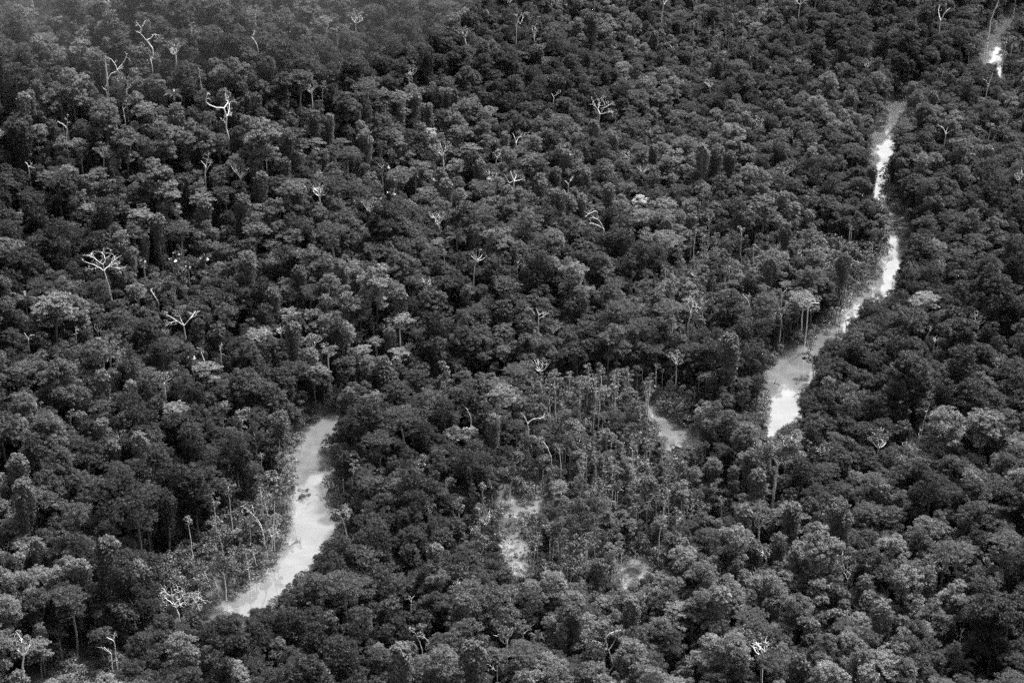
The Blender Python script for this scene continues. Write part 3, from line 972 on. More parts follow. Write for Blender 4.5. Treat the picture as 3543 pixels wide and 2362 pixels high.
# thin trunks with a leafy tip
for c, hb, lines in [
    (2, 6, [(2030, 1085), (2030, 925)]), (2, 8, [(2138, 435), (2150, 350), (2167, 320)]), (2, 8, [(2188, 405), (2200, 340), (2182, 298)]), (2, 8, [(1768, 435), (1790, 370), (1803, 338)]),
    (2, 7, [(2092, 1015), (2086, 878)]), (2, 7, [(1820, 885), (1820, 790)]), (3, 5, [(252, 472), (256, 350)]), (3, 5, [(392, 422), (400, 245)]), (3, 5, [(325, 542), (327, 415)]),
    (3, 5, [(308, 532), (303, 395)]), (3, 6, [(437, 405), (436, 185)]), (3, 6, [(345, 335), (350, 210)]), (3, 7, [(535, 705), (541, 595)]), (3, 7, [(600, 575), (620, 510), (657, 462)]),
    (3, 4, [(165, 1525), (165, 1295)]), (3, 4, [(190, 1530), (200, 1390), (217, 1325)]), (3, 7, [(185, 910), (188, 812)]), (3, 6, [(800, 1065), (803, 955)]), (3, 7, [(755, 965), (755, 875)]),
    (3, 6, [(405, 1170), (403, 1055)]), (3, 6, [(885, 1465), (883, 1365)]), (3, 7, [(1172, 1556), (1212, 1450)]), (3, 7, [(1750, 600), (1762, 475)]), (3, 7, [(1772, 614), (1792, 485)]),
    (3, 7, [(1875, 605), (1868, 498)]), (3, 3, [(2255, 424), (2258, 285)]), (3, 4, [(2298, 434), (2320, 305)]), (3, 6, [(2275, 700), (2300, 620), (2340, 570)]), (3, 6, [(2315, 855), (2345, 750)]),
    (3, 6, [(2095, 1000), (2115, 870)]), (3, 6, [(2118, 1010), (2168, 870)]), (3, 6, [(2215, 1020), (2225, 900)]),
    (4, 9, [(1515, 1355), (1520, 1270), (1532, 1228)]), (4, 9, [(1640, 1395), (1645, 1300), (1664, 1265)]), (4, 7, [(500, 1455), (497, 1375)]), (4, 7, [(920, 655), (914, 575)]),
    (4, 7, [(985, 645), (979, 595)]), (4, 7, [(1397, 373), (1382, 265)]), (4, 7, [(1200, 373), (1198, 275)]), (4, 7, [(1257, 420), (1251, 325)]), (4, 7, [(905, 465), (909, 325)]),
    (4, 7, [(555, 464), (546, 385)]), (4, 7, [(983, 325), (974, 260)]), (4, 7, [(320, 355), (306, 288)]), (4, 7, [(1700, 715), (1700, 648)]), (4, 7, [(266, 1220), (259, 1148)]),
    (5, 8, [(668, 1145), (667, 960)]), (5, 6, [(630, 1175), (624, 1050)]), (5, 6, [(703, 1145), (703, 1060)]), (5, 6, [(1745, 1235), (1752, 1130)]), (5, 7, [(2008, 155), (2010, 90)]),
    (5, 6, [(1005, 1015), (1005, 960)]), (5, 6, [(2015, 640), (2028, 510)]), (6, 5, [(1375, 208), (1390, 110), (1396, 45)]), (6, 5, [(1368, 132), (1386, 55)]), (6, 5, [(1325, 144), (1325, 55)]),
    (6, 5, [(785, 155), (791, -5)]), (6, 4, [(225, 695), (229, 535)]), (6, 4, [(315, 525), (318, 325)]), (6, 4, [(155, 780), (156, 645)]), (6, 5, [(490, 245), (496, 185)]), (6, 5, [(603, 208), (606, 105)]),
    (6, 4, [(50, 890), (52, 770)]), (6, 8, [(1077, 1315), (1070, 1235)]), (6, 8, [(2203, 1545), (2216, 1430)]), (6, 8, [(2215, 905), (2222, 830)]),
    (8, 3, [(768, 578), (764, 450), (761, 315)]), (8, 3, [(727, 543), (722, 365)]), (8, 3, [(882, 772), (877, 535)]), (8, 3, [(914, 855), (911, 715)]), (8, 3, [(850, 604), (848, 540)]),
    (8, 5, [(350, 884), (351, 772)]), (8, 3, [(1268, 642), (1230, 580), (1214, 505)]), (8, 4, [(1520, 774), (1523, 615)]), (8, 4, [(1470, 854), (1476, 775)]), (8, 3, [(1955, 723), (1977, 612)]),
    (8, 3, [(2015, 752), (2016, 660)]), (8, 6, [(527, 184), (517, 55)]), (8, 7, [(240, 204), (238, 135)]), (8, 7, [(700, 263), (695, 195)]), (8, 6, [(1670, 1088), (1668, 985)]),
    (8, 4, [(1940, 110), (1935, -10)]), (8, 4, [(2288, 234), (2288, 110)]), (8, 4, [(2028, 315), (2031, 180)]), (8, 4, [(2140, 844), (2137, 735)]), (8, 5, [(1948, 314), (1973, 235)]),
    (8, 5, [(2050, 310), (2065, 200)]), (8, 4, [(1068, 860), (1066, 765)]), (8, 5, [(1330, 135), (1345, 60)]), (8, 4, [(1760, 680), (1772, 560)]), (8, 5, [(1500, 985), (1508, 900)]),
    (9, 7, [(1440, 1415), (1443, 1295)]), (9, 8, [(1555, 630), (1564, 555)]), (9, 7, [(1887, 615), (1891, 492)]), (9, 7, [(290, 904), (287, 785)]), (9, 7, [(1551, 155), (1556, -10)]),
    (9, 7, [(2050, 155), (2054, 55)]), (9, 6, [(2090, 835), (2091, 725)]), (9, 7, [(475, 755), (473, 682)]), (9, 5, [(48, 235), (47, 100)]), (9, 5, [(178, 455), (178, 370)]), (9, 6, [(88, 1525), (90, 1430)]),
    (9, 4, [(235, 355), (262, 210)]), (9, 4, [(262, 355), (292, 265)]), (9, 8, [(2145, 1270 - 1080), (2140, 1210 - 1080)]),
]:
    traced(c, [lines], LS, hb, 4.6, 4, leaf=0.9, cr=0.95, group=GS, name='slender_tree', tl=1.1, half=True)
# the low left bank
for hb, lines in [
    (1.5, [(1430, 938), (1418, 880), (1398, 815)]), (1.5, [(1481, 948), (1472, 900), (1452, 838)]), (3, [(1506, 643), (1498, 600), (1488, 548)]), (2, [(1699, 918), (1690, 790), (1680, 705)]),
    (2.5, [(1741, 773), (1722, 690), (1715, 660)]), (3, [(1630, 815), (1672, 800), (1692, 775)]), (2.5, [(1586, 858), (1570, 700)]), (4, [(1811, 402), (1798, 330), (1778, 283)]),
    (4, [(1950, 272), (1955, 200), (1962, 128)]), (3, [(1975, 370), (2000, 270), (2006, 195)]), (3, [(1930, 380), (1945, 280)]), (5, [(1775, 98), (1772, 0)]), (5, [(1886, 98), (1897, 5)]),
    (3, [(1905, 340), (1900, 230)]), (3, [(1815, 720), (1800, 610)]), (3, [(1560, 770), (1572, 690)]), (3, [(1860, 600), (1880, 480)]),
]:
    traced(7, [lines], LK, hb, 5.5, 5, leaf=0.3, cr=0.8, group=GK, name='bank_tree', tl=1.3, half=True)

# crowns that stand out
pale = [make_layered(800 + i, 21, 5.5, 2.0, leaf=0.4, mat='leaf_pale', bark='bark_pale', n=8) for i in range(3)]
dome = make_layered(810, 19, 6.0, 2.8, leaf=0.32, mat='leaf_pale', bark='bark_pale', n=12, dens=1.3)
blossom = make_round(820, 21, 5.6, 2.6, leaf=0.5, mat='flower', bark='bark_pale', lobes=5, flat=0.6)
bigvine = [make_vine(830 + i, 25, 6.0, leaf=0.42, mat='leaf_light') for i in range(2)]
pompom = make_slender(840, 17, 2.6, leaf=0.35, mat='leaf_pale', nt_=14)
leafy(5, 110, 830, 135, pale[0], 'pale flat topped tree, outermost of a white stemmed trio on the slope', 'parasol_tree')
leafy(5, 200, 775, 130, pale[1], 'pale flat topped tree, tallest crown of a white stemmed trio on the slope', 'parasol_tree', rot=1)
leafy(5, 345, 860, 165, pale[2], 'pale flat topped tree, broad lowest crown of a white stemmed trio', 'parasol_tree', rot=2)
leafy(5, 740, 915, 130, pale[0], 'small pale flat crown on a straight stem below the dark slope', 'parasol_tree', rot=3)
leafy(5, 360, 620, 200, pale[1], 'tall pale tree with stacked leaf plates above the flat topped trio', 'parasol_tree', rot=4)
leafy(4, 1765, 735, 205, pale[2], 'pale cap of feathery leaves crowning a vine hung tree', 'parasol_tree', rot=5)
leafy(4, 1965, 585, 150, pale[0], 'small light crowned tree with white forked limbs on the slope', 'parasol_tree', rot=2.2)
leafy(6, 740, 395, 115, dome, 'small smooth pale dome crown beside the larger dome', 'parasol_tree')
leafy(6, 850, 490, 225, dome, 'large smooth pale dome crown above the riverside thicket', 'parasol_tree', rot=2)
leafy(6, 1680, 490, 220, dome, 'broad pointed dome crown with shingled leaves across the river', 'parasol_tree', rot=4)
leafy(5, 720, 1410, 150, blossom, 'tree covered in white blossom with a white trunk, smaller half of a pair', 'flowering_tree')
leafy(5, 830, 1410, 140, blossom, 'tree covered in white blossom, bushier half of a pair', 'flowering_tree', rot=2)
leafy(2, 1995, 1360, 120, blossom, 'lone white blossoming crown in the middle of the forest', 'flowering_tree', rot=1)
leafy(2, 570, 890, 95, blossom, 'small white blossoming crown on the bright ridge', 'flowering_tree', rot=3)
leafy(5, 2018, 65, 105, pompom, 'round pompom crown on one thin straight stem', 'slender_tree')
leafy(9, 1560, 960, 300, bigvine[0], 'huge rounded tree smothered in vines towering over its neighbours', 'vine_tree', zs=0.9)
leafy(7, 1240, 1400, 300, bigvine[1], 'huge vine covered tree at the hidden river bend', 'vine_tree', zs=0.9)
leafy(7, 1340, 1345, 90, pompom, 'pale tuft of leaves on top of a vine covered tree', 'slender_tree')


# ------------------------------------------------------------------ palms
def frond_mesh(seed, L, up, fan=False):
    rng = np.random.default_rng(seed)
    g = Geo()
    n = 14
    t = np.linspace(0, 1, n)
    x = L * np.sin(t * 1.25) / math.sin(1.25) * (0.55 if fan else 1.0)
    z = L * (up * t - (0.95 if not fan else 0.4) * t ** 2.2)
    P = np.stack([x, np.zeros(n), z], 1)
    tube(g, P, np.linspace(0.07, 0.015, n), 4)
    for i in range(2, n):
        for k in range(2):
            for s in (-1, 1):
                tt = t[i] - k * 0.5 / n
                base = P[i] - (P[i] - P[i - 1]) * k * 0.5
                ll = L * 0.27 * math.sin(math.pi * (0.12 + 0.85 * tt)) ** 0.6 * rng.uniform(0.85, 1.1)
                d = unit(np.array([0.55, s * 1.0, -0.25 + rng.normal() * 0.1]))
                sd = np.array([0.16, 0, 0.02])
                tip = base + d * ll + np.array([0, 0, -0.18 * ll])
                g.add([base - sd * 0.5, base + sd * 0.5, base + d * ll * 0.55 + sd * 0.6, tip], [(0, 1, 2, 3)])
    return g.mesh('frond', 'frond')


FR = [frond_mesh(860 + i, 4.6, 0.75 + 0.12 * (i % 3)) for i in range(4)]
FRs = [frond_mesh(870 + i, 2.0, 0.8 + 0.2 * (i % 3), True) for i in range(3)]


def palm(c, cx, cy, wpx, label, Ht, fr=FR, n=15, seed=0, group=None):
    rng = np.random.default_rng(880 + seed)
    (u, v), = crop(c, [(cx, cy)])
    x, y = on_ground(u, v, Ht)
    z = max(th(x, y), 0)
    dep = project(x, y, z + Ht)[2]
    L = 4.6 if fr is FR else 2.0
    s = wpx / 1.96 * dep / F / (2 * L * 0.95)
    e = root('palm_tree', x, y, z)
    tag(e, label, 'palm tree', group)
    t = Geo()
    tube(t, bend(rng, (0, 0, -0.8), (0, 0, Ht), 7, 0.015), np.linspace(0.24, 0.17, 7), 7)
    link('trunk', t.mesh('trunk', 'bark_mid'), e)
    for i in range(n):
        f = link('frond', fr[i % len(fr)], e)
        f.location = (0, 0, Ht)
        k = 0.9 * (i / n)
        f.rotation_euler = (rng.normal() * 0.12, 0.5 - 1.25 * k + rng.normal() * 0.1, i * 2.39996 + rng.normal() * 0.15)
        f.scale = (s, s, s)
    dv = []
    pq = [(a_, b_) for a_ in (-.8, -.4, 0, .4, .8) for b_ in (-.55, -.2, .15, .45)]
    protect([u + wpx / 4 * a_ for a_, b_ in pq], [v + wpx / 4 * b_ for a_, b_ in pq], dep - 2)
    SITES.append((x, y, 2.0))


palm(9, 1910, 1440, 225, 'large feathery palm with long arching fronds in a dark hollow', 9, FR, 16, 1)
palm(4, 172, 495, 150, 'feathery palm with drooping shiny fronds on the dark slope', 13, FR, 14, 2)
palm(5, 745, 80, 150, 'feathery palm with upright and drooping fronds high on the slope', 14, FR, 13, 3)
palm(1, 1180, 640, 130, 'feathery palm half lost in the hazy slope', 13, FR, 13, 4)
GP = 'small bushy palms on thin stems on the dark slope'
LP = 'small mop headed palm on a thin pale stem'
for i, (c, cx, cy, wp) in enumerate([(4, 1170, 245, 80), (4, 1385, 235, 85), (4, 970, 250, 60), (4, 1195, 200, 70), (2, 265, 1140, 75), (2, 300, 1320, 85), (4, 1300, 905, 80),
                                     (2, 465, 1195, 60), (8, 1290, 1250, 110), (4, 1275, 290, 60)]):
    palm(c, cx, cy, wp, LP, 14 if c != 8 else 10, FRs if wp < 100 else FR, 13, 10 + i, GP)

# ------------------------------------------------------------------ the forest
for k, poly in WATER.items():
    us = [p_[0] for p_ in poly]
    vs = [p_[1] for p_ in poly]
    gu, gv = np.meshgrid(np.arange(min(us), max(us), 12), np.arange(min(vs), max(vs), 9))
    inn = in_poly(gu, gv, poly)
    if k in ('right_up', 'right_top', 'right_mid2', 'left'):        # ragged edges: leaves may hang over the outermost strip
        e_ = 11 if k != 'left' else 8
        inn &= in_poly(gu - e_, gv, poly) & in_poly(gu + e_, gv, poly)
    d = [project(*on_plane(a, b))[2] for a, b in zip(gu[inn], gv[inn])]
    for a, b, dd in zip(gu[inn], gv[inn], d):
        PU.append(a), PV.append(b), PD.append(dd), PG.append(0)
PU, PV, PD, PG = map(np.array, (PU, PV, PD, PG))
gsize = np.bincount(PG)


def blocks(x, y, z, r, hc, rz, s, strict=1.0):
    """does a crown there hide traced water or a traced tree?"""
    u, v, dep = project(x, y, z + hc * s)
    if dep > PD.max() + 5:
        return False
    a = r * s * 1.0 * F / dep
    b = math.hypot(rz * s * CP, r * s * SP) * 1.0 * F / dep
    m = (PD > dep - r * s) & (np.abs((PU - u) / a) ** 3 + np.abs((PV - v) / b) ** 3 < 1)
    if not m.any():
        return False
    cnt = np.bincount(PG[m], minlength=len(gsize))
    if cnt[0] > 1.5 * strict - 1:
        return True
    m = (PG > 0) & (PD > dep - r * s) & (np.abs((PU - u) / (a * 0.86)) ** 3 + np.abs((PV - v) / (b * 0.93)) ** 3 < 1)
    return bool(m.any())


ZONES = [   # (polygon in the photograph, kind of growth)
    ('bank', crop(3, [(480, 220), (560, 60), (760, -40), (900, -60), (760, 120), (600, 250)])),
    ('bank', crop(7, [(1000, 860), (1350, 640), (1500, 470), (1700, 400), (1900, 200), (2060, 80), (2080, 340), (2060, 650), (1900, 800), (1560, 1090), (1200, 1130), (1020, 1060)])),
    ('swamp', crop(5, [(1250, 1100), (1700, 1080), (2352, 1080), (2500, 1500), (2352, 1600), (1200, 1600), (1150, 1300)])),
    ('swamp', crop(8, [(1050, 0), (2352, 0), (2460, 300), (2352, 760), (1900, 1000), (1500, 1000), (850, 900), (850, 500), (1000, 280)])),
    ('swamp', crop(6, [(30, 300), (330, 200), (620, 250), (680, 380), (620, 600), (250, 620), (150, 900), (-50, 950), (-200, 600)])),
    ('bank', crop(6, [(620, 160), (1300, 160), (1450, 260), (1440, 360), (1250, 530), (1000, 520), (900, 380), (650, 330)])),
    ('pole', crop(3, [(60, 150), (450, 80), (800, 0), (600, 300), (450, 450), (250, 560), (100, 500)])),
]


MIX = {
    'hill': [('round', .46), ('vine', .22), ('layered', .12), ('small', .13), ('sparse', .04), ('slender', .03)],
    'flat': [('round', .47), ('layered', .15), ('vine', .18), ('small', .17), ('sparse', .02), ('slender', .01)],
    'bank': [('bank', .93), ('slender', .07)],
    'swamp': [('small', .36), ('slender', .22), ('bank', .32), ('layered', .04), ('sparse', .03), ('round', .03)],
    'pole': [('slender', .30), ('layered', .25), ('small', .25), ('round', .2)],
}
rnd = random.Random(11)
CELL = 8.0
grid = {}


def near_ok(x, y, r, f):
    ci, cj = int(x // CELL), int(y // CELL)
    for a in range(ci - 2, ci + 3):
        for b in range(cj - 2, cj + 3):
            for (px, py, pr) in grid.get((a, b), ()):
                if (px - x) ** 2 + (py - y) ** 2 < (f * (pr + r)) ** 2:
                    return False
    return True


def occupy(x, y, r):
    grid.setdefault((int(x // CELL), int(y // CELL)), []).append((x, y, r))


for s_ in SITES:
    occupy(*s_)
PLACED = {k: [] for k in LIB}
# candidate spots, thrown in bulk
N = 110000
rg = np.random.default_rng(21)
cy_ = rg.uniform(315, 985, N)
cx_ = rg.uniform(-1, 1, N) * (cy_ * CP + CAMH * SP) * math.tan(rad(HFOV / 2)) * 1.16 + 0
cz_ = terrain(cx_, cy_)
cw_ = water_dist(cx_, cy_)
ch_ = hill_dist(cx_, cy_)
cu_, cv_, cd_ = project(cx_, cy_, cz_)
cfar_ = (water_dist(cx_, cy_ - 8) < 1) | (water_dist(cx_, cy_ - 16) < 1) | (water_dist(cx_ - 4, cy_ - 24) < 1)     # open water just before it: low growth
cq_ = np.full(N, 'forest', dtype=object)
for k, poly in ZONES[::-1]:
    cq_[in_poly(cu_, cv_, poly)] = k
SC = {'round': (0.6, 1.05), 'layered': (0.6, 1.05), 'vine': (0.65, 1.1), 'small': (0.7, 1.15), 'slender': (0.75, 1.15), 'sparse': (0.75, 1.1), 'bank': (0.9, 1.6), 'shrub': (0.8, 1.4)}


def pick(mix):
    q = rnd.random()
    for k, w in mix:
        q -= w
        if q <= 0:
            return k
    return mix[0][0]


LEV = {'leaf_dark': 0.0, 'leaf': 0.5, 'leaf_light': 1.0, 'leaf_vine': 0.4}
ct_ = 0.6 * value_noise(cx_ / 48 + 7.3, cy_ / 60 + 2.2, 9) + 0.4 * value_noise(cx_ / 17, cy_ / 20, 10)      # leaf tone wanted at each spot: random species patches
ct_ = (ct_ - 0.5) * 2.6 + 0.45
for poly, dv in [(crop(3, [(380, 260), (520, 40), (700, -60), (900, -60), (760, 120), (560, 300)]), 0.7),
                 (crop(2, [(-300, 800), (100, 760), (600, 850), (800, 960), (600, 1060), (100, 980), (-300, 960)]), 0.5),
                 (crop(4, [(-100, 100), (900, -200), (1700, 300), (2000, 900), (1900, 1300), (1000, 1000), (-100, 1000)]), -0.28)]:  # left slope: its shade is put into the choice of darker leaves
    ct_ = ct_ + dv * in_poly(cu_, cv_ - 120, poly)


def choose(kind, i):
    best = None
    for _ in range(3):
        v = rnd.randrange(len(LIB[kind]))
        d = abs(LEV.get(LIB[kind][v][2]['mat'], 0.5) - ct_[i]) + rnd.random() * 0.35
        if best is None or d < best[0]:
            best = (d, v)
    return best[1]


def try_place(i, kind, f, shrink=(1.0, 0.8, 0.62, 0.48, 0.36), big=None):
    vi = choose(kind, i)
    inf = LIB[kind][vi][2]
    lo, hi = SC[kind]
    s = rnd.uniform(lo, hi) if big is None else rnd.uniform(*big)
    s *= 1.02 - 0.27 * min(1, max(0, (cd_[i] - 560) / 240))
    if kind in ('round', 'layered', 'vine'):
        s *= 0.88
    if cq_[i] in ('swamp', 'bank') and cfar_[i]:
        s *= 0.6
    x, y, z = cx_[i], cy_[i], cz_[i]
    rr = inf['r'] * s
    if not near_ok(x, y, rr, f):
        return False
    for q in shrink:
        if not blocks(x, y, z, inf['er'], inf['ec'], inf['ez'], s * q):
            PLACED[kind].append((x, y, z, s * q, rnd.uniform(0, 6.28), vi, cd_[i]))
            occupy(x, y, rr * max(q, 0.6))
            return True
    return False


stages = [(0, 90, 0.55, (1.25, 1.5), ('round', 'layered', 'vine')), (90, 4000, 0.62, (0.9, 1.3), ('round', 'layered', 'vine')), (4000, 35000, 0.58, None, None), (35000, 80000, 0.50, None, ('small', 'vine', 'slender', 'round', 'layered', 'bank', 'sparse'))]
for a, b, f, big, only in stages:
    for i in range(a, b):
        if cw_[i] < 1.2 or cz_[i] < 0.15:
            continue
        if cv_[i] > 2820 or cv_[i] < -260:
            continue
        zn = cq_[i]
        if zn == 'forest':
            zn = 'hill' if ch_[i] > 0 else 'flat'
        kind = pick(MIX[zn])
        if only and kind not in only:
            continue
        if big and zn not in ('hill', 'flat'):
            continue
        try_place(i, kind, f, big=big)
# undergrowth and bushes along the shore
ug = {}
for i in range(80000, 110000):
    if cw_[i] < -0.7 or cv_[i] > 2700 or cv_[i] < -200:
        continue
    key = (int(cx_[i] // 3.2), int(cy_[i] // 3.2))
    if key in ug:
        continue
    zn = cq_[i]
    kind = 'bank' if (zn in ('bank', 'swamp') and rnd.random() < 0.7) or cw_[i] < 4 else 'shrub'
    vi = rnd.randrange(len(LIB[kind]))
    inf = LIB[kind][vi][2]
    s = rnd.uniform(0.7, 1.35)
    for q in (1.0, 0.6, 0.4):
        if not blocks(cx_[i], cy_[i], cz_[i], inf['er'], inf['ec'], inf['ez'], s * q, 5.0 if cw_[i] < 2.5 else 2.0):
            ug[key] = 1
            PLACED[kind].append((cx_[i], cy_[i], max(cz_[i], -0.1), s * q, rnd.uniform(0, 6.28), vi, cd_[i]))
            break

INFO = {   # kind: name, how many stand as things of their own, label of the mass behind
    'round': ('broadleaf_tree', 300, 'far mass of rounded broadleaf treetops'),
    'layered': ('layered_tree', 300, 'far mass of flat layered treetops'),
    'vine': ('vine_tree', 300, 'far mass of vine draped trees'),
    'small': ('understorey_tree', 300, 'far mass of small gap filling trees'),
    'slender': ('sapling_tree', 300, 'far thin young trees'),
    'sparse': ('open_crowned_tree', 300, 'far open crowned trees'),
    'bank': ('bush', 300, 'light bushes covering the wet ground'),
    'shrub': ('shrub', 120, 'dark undergrowth below the trees'),
}
LOOK = {'round': 'broadleaf tree with lumpy rounded crown', 'layered': 'tree with wide flat layered crown', 'vine': 'narrow tree hung with vines to the ground',
        'small': 'short round headed tree in a gap', 'slender': 'thin young tree with pale stem', 'sparse': 'open crowned tree showing pale forked limbs',
        'bank': 'low leafy bush', 'shrub': 'low shaded shrub'}
TONE = {'leaf': 'mid toned', 'leaf_dark': 'dark leaved', 'leaf_light': 'light leaved', 'leaf_vine': 'mid toned', 'leaf_shrub': 'dark leaved', 'leaf_scrub': 'pale leaved'}


def describe(kind, x, y, s, mat):
    """label and group from what can be seen: tone, size, ground it stands on"""
    wd = float(water_dist(np.array([x]), np.array([y]))[0])
    hd = float(hill_dist(np.array([x]), np.array([y]))[0])
    place = 'at the water edge' if wd < 7 else ('on the forested slope' if hd > 15 else 'on the flat valley floor')
    hi = SC[kind][1]
    size = 'large ' if s > 0.5 * (SC[kind][0] + hi) else ('stunted ' if s < SC[kind][0] * 0.9 else '')
    if kind in ('bank', 'shrub', 'slender', 'sparse'):
        size = ''
    lab = f"{size}{TONE[mat]} {LOOK[kind]} {place}"
    return lab, lab + ', several alike'


def instances(name, rows, crowns, trunks):
    me = bpy.data.meshes.new(name)
    n = len(rows)
    A = np.array([(r[0], r[1], r[2]) for r in rows], np.float32)
    me.vertices.add(n)
    me.vertices.foreach_set('co', A.ravel())
    a = me.attributes.new('idx', 'INT', 'POINT')
    a.data.foreach_set('value', np.array([r[5] for r in rows], np.int32))
    a = me.attributes.new('rot', 'FLOAT_VECTOR', 'POINT')
    a.data.foreach_set('vector', np.array([(0, 0, r[4]) for r in rows], np.float32).ravel())
    a = me.attributes.new('scl', 'FLOAT', 'POINT')
    a.data.foreach_set('value', np.array([r[3] for r in rows], np.float32))
    o = link(name, me)
    ng = bpy.data.node_groups.new(name, 'GeometryNodeTree')
    ng.interface.new_socket('Geometry', in_out='INPUT', socket_type='NodeSocketGeometry')
    ng.interface.new_socket('Geometry', in_out='OUTPUT', socket_type='NodeSocketGeometry')
    gi, go = ng.nodes.new('NodeGroupInput'), ng.nodes.new('NodeGroupOutput')
    jn = ng.nodes.new('GeometryNodeJoinGeometry')

    def attr(nm, ty):
        q = ng.nodes.new('GeometryNodeInputNamedAttribute')
        q.data_type = ty
        q.inputs['Name'].default_value = nm
        return q.outputs['Attribute']
    ai, ar, as_ = attr('idx', 'INT'), attr('rot', 'FLOAT_VECTOR'), attr('scl', 'FLOAT')
    for src in (crowns, trunks):
        for vi, so in enumerate(src):
            oi = ng.nodes.new('GeometryNodeObjectInfo')
            oi.inputs['Object'].default_value = so
            oi.inputs['As Instance'].default_value = True
            oi.transform_space = 'ORIGINAL'
            cmp_ = ng.nodes.new('FunctionNodeCompare')
            cmp_.data_type = 'INT'
            cmp_.operation = 'EQUAL'
            ng.links.new(ai, cmp_.inputs[2])
            cmp_.inputs[3].default_value = vi
            ip = ng.nodes.new('GeometryNodeInstanceOnPoints')
            ng.links.new(gi.outputs[0], ip.inputs['Points'])
            ng.links.new(cmp_.outputs[0], ip.inputs['Selection'])
            ng.links.new(oi.outputs['Geometry'], ip.inputs['Instance'])
            ng.links.new(ar, ip.inputs['Rotation'])
            ng.links.new(as_, ip.inputs['Scale'])
            ng.links.new(ip.outputs[0], jn.inputs[0])
    ng.links.new(jn.outputs[0], go.inputs[0])
    md = o.modifiers.new('growth', 'NODES')
    md.node_group = ng
    return o


for kind, rows in PLACED.items():
    nm, nmax, mass = INFO[kind]
    rows.sort(key=lambda r: -r[3] * LIB[kind][r[5]][2]['r'] / r[6] * (1.0 if -60 < project(r[0], r[1], r[2])[0] < W + 60 and project(r[0], r[1], r[2] + 10)[1] < H + 120 else 0.01))
    crowns, trunks = {}, {}
    for (x, y, z, s, rz, vi, dep) in rows[:nmax]:
        e = root(nm, x, y, z, rz, s)
        label, group = describe(kind, x, y, s, LIB[kind][vi][2]['mat'])
        tag(e, label, 'shrub' if kind in ('shrub', 'bank') else 'tree', group)
        t_ = link('trunk', LIB[kind][vi][0], e)
        c_ = link('crown', LIB[kind][vi][1], e)
        crowns.setdefault(vi, c_)
        trunks.setdefault(vi, t_)
    rest = rows[nmax:]
    if rest:
        vis = sorted(crowns)
        rest = [r[:5] + (vis.index(r[5]) if r[5] in vis else 0, r[6]) for r in rest]
        o = instances({'shrub': 'undergrowth', 'bank': 'bushes'}.get(kind, 'forest'), rest, [crowns[v] for v in vis], [trunks[v] for v in vis])
        tag(o, mass, 'undergrowth' if kind in ('shrub', 'bank') else 'forest', kind='stuff')
    print(kind, len(rows))

# ------------------------------------------------------------------ plants afloat on the still pools, logs in the shallows
rgf = np.random.default_rng(77)
g = Geo()
for key, dens_ in (('pond_b2', 0.6), ('pond_b', 0.2), ('pond_c', 0.12), ('pond_a', 0.08)):
    poly = np.array(WATER_G[key])
    lo_, hi_ = poly.min(0), poly.max(0)
    n_ = int((hi_[0] - lo_[0]) * (hi_[1] - lo_[1]) * 0.9)
    px_, py_ = rgf.uniform(lo_[0], hi_[0], n_), rgf.uniform(lo_[1], hi_[1], n_)
    nz_ = value_noise(px_ / 3.5, py_ / 3.5, 31) * 0.6 + value_noise(px_ / 1.4, py_ / 1.4, 32) * 0.4
    ok_ = in_poly(px_, py_, [tuple(q) for q in poly]) & (nz_ < 0.25 + dens_ * 0.5)
    for a_, b_ in zip(px_[ok_], py_[ok_]):
        r_ = rgf.uniform(0.25, 0.7)
        tuft(g, rgf, (a_, b_, 0.1), r_, 0.25, int(8 + 40 * r_ * r_), 0.3, -0.1, 1.2, 0.3)
tag(link('floating_plants', g.mesh('floating_plants', 'leaf_light')), 'patchy mats of small leafy plants floating on the still pools', 'water plants', kind='stuff')
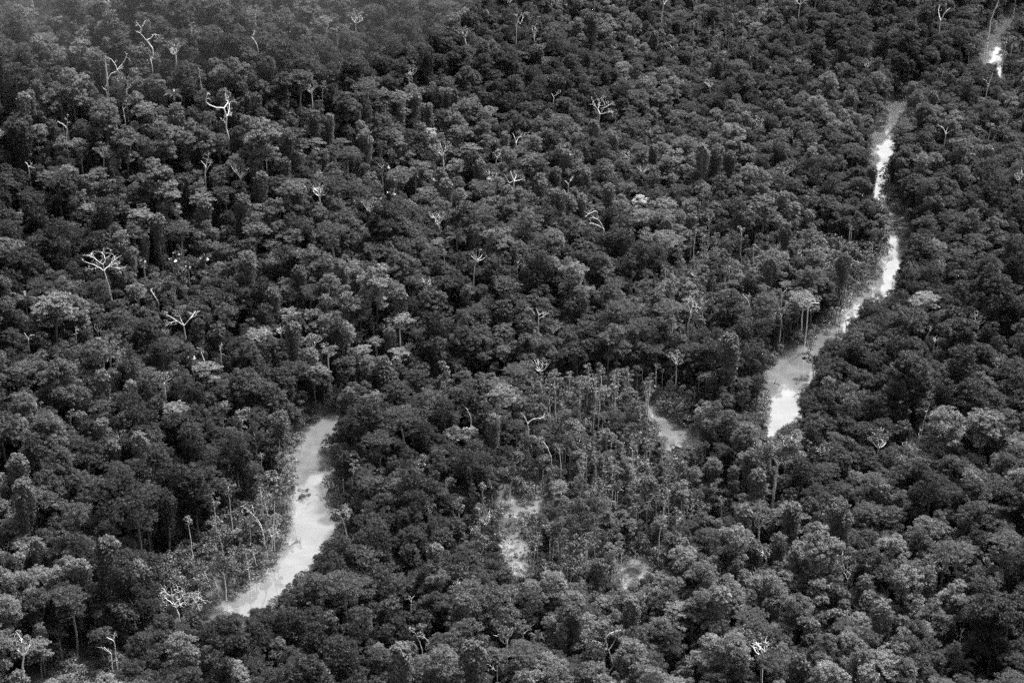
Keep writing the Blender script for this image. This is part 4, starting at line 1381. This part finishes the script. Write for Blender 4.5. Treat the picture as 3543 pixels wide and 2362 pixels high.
for n_, (c, a_, b_, lab) in enumerate([(7, (1960, 640), (2030, 600), 'thin grey log jutting from the brushy river bank'), (7, (2010, 330), (2085, 290), 'leafy broken branch lying out in the river shallows'),
                                      (7, (2230, 610), (2180, 640), 'short log at the inner bank of the river bend'), (6, (640, 1060), (690, 1075), 'pale log at the head of the bright river reach'),
                                      (6, (870, 1100), (800, 1150), 'slanting drowned trunk by the dark river reach'), (8, (1120, 330), (1090, 400), 'thin drowned stick across the corner of a pool')]):
    (u0, v0), (u1, v1) = crop(c, [a_, b_])
    p0, p1 = on_plane(u0, v0, 0.05), on_plane(u1, v1, 0.25)
    e = root('fallen_log', p0[0], p0[1], 0.0)
    tag(e, lab, 'log')
    t = Geo()
    q1 = p1 - p0
    path = bend(rgf, (0, 0, 0.05), (q1[0], q1[1], 0.3), 7, 0.04)
    tube(t, path, np.linspace(0.2, 0.07, 7), 6)
    link('trunk', t.mesh('trunk', 'bark_mid'), e)
    b = Geo()
    twigs(b, rgf, path, 0.05, 5, 1.3, 1)
    link('branch', b.mesh('branch', 'bark_mid'), e)
    if n_ in (1,):
        k = Geo()
        for _ in range(9):
            tuft(k, rgf, path[rgf.integers(3, 7)] + rgf.normal(size=3) * 0.6 + np.array([0, 0, 0.5]), 0.6, 0.4, 30, 0.35)
        link('crown', k.mesh('crown', 'leaf'), e)

# ------------------------------------------------------------------ haze
x0, x1, y0, y1, z0, z1 = -4200, 4200, -4200, 5200, -5, 330
g = Geo()
g.add([(x0, y0, z0), (x1, y0, z0), (x1, y1, z0), (x0, y1, z0), (x0, y0, z1), (x1, y0, z1), (x1, y1, z1), (x0, y1, z1)],
      [(0, 3, 2, 1), (4, 5, 6, 7), (0, 1, 5, 4), (1, 2, 6, 5), (2, 3, 7, 6), (3, 0, 4, 7)])
m, nt, out = new_mat('haze')
M['haze'] = m
pv = nt.nodes.new('ShaderNodeVolumePrincipled')
pv.inputs['Color'].default_value = (0.9, 0.9, 0.9, 1)
pv.inputs['Density'].default_value = HAZE_DENSITY
pv.inputs['Anisotropy'].default_value = 0.2
nt.links.new(pv.outputs[0], out.inputs['Volume'])
if HAZE_DENSITY > 0:
    tag(link('haze', g.mesh('haze', 'haze')), 'thin humid haze over the forest', 'haze', kind='stuff')

# a bank of low mist lies on the far slope, thin and even
import bmesh
bm = bmesh.new()
bmesh.ops.create_icosphere(bm, subdivisions=5, radius=1.0)
for v_ in bm.verts:
    v_.co = (v_.co.x * 190, v_.co.y * 150, v_.co.z * 62)
mist_me = bpy.data.meshes.new('mist')
bm.to_mesh(mist_me)
bm.free()
m, nt, out = new_mat('mist')
M['mist'] = m
pv = nt.nodes.new('ShaderNodeVolumePrincipled')
pv.inputs['Color'].default_value = (0.9, 0.9, 0.9, 1)
pv.inputs['Density'].default_value = 0.0006
nt.links.new(pv.outputs[0], out.inputs['Volume'])
mist_me.materials.append(m)
mo = tag(link('mist', mist_me), 'bank of pale mist lying on the far slope', 'mist', kind='stuff')
mo.location = (-185, 735, 75)
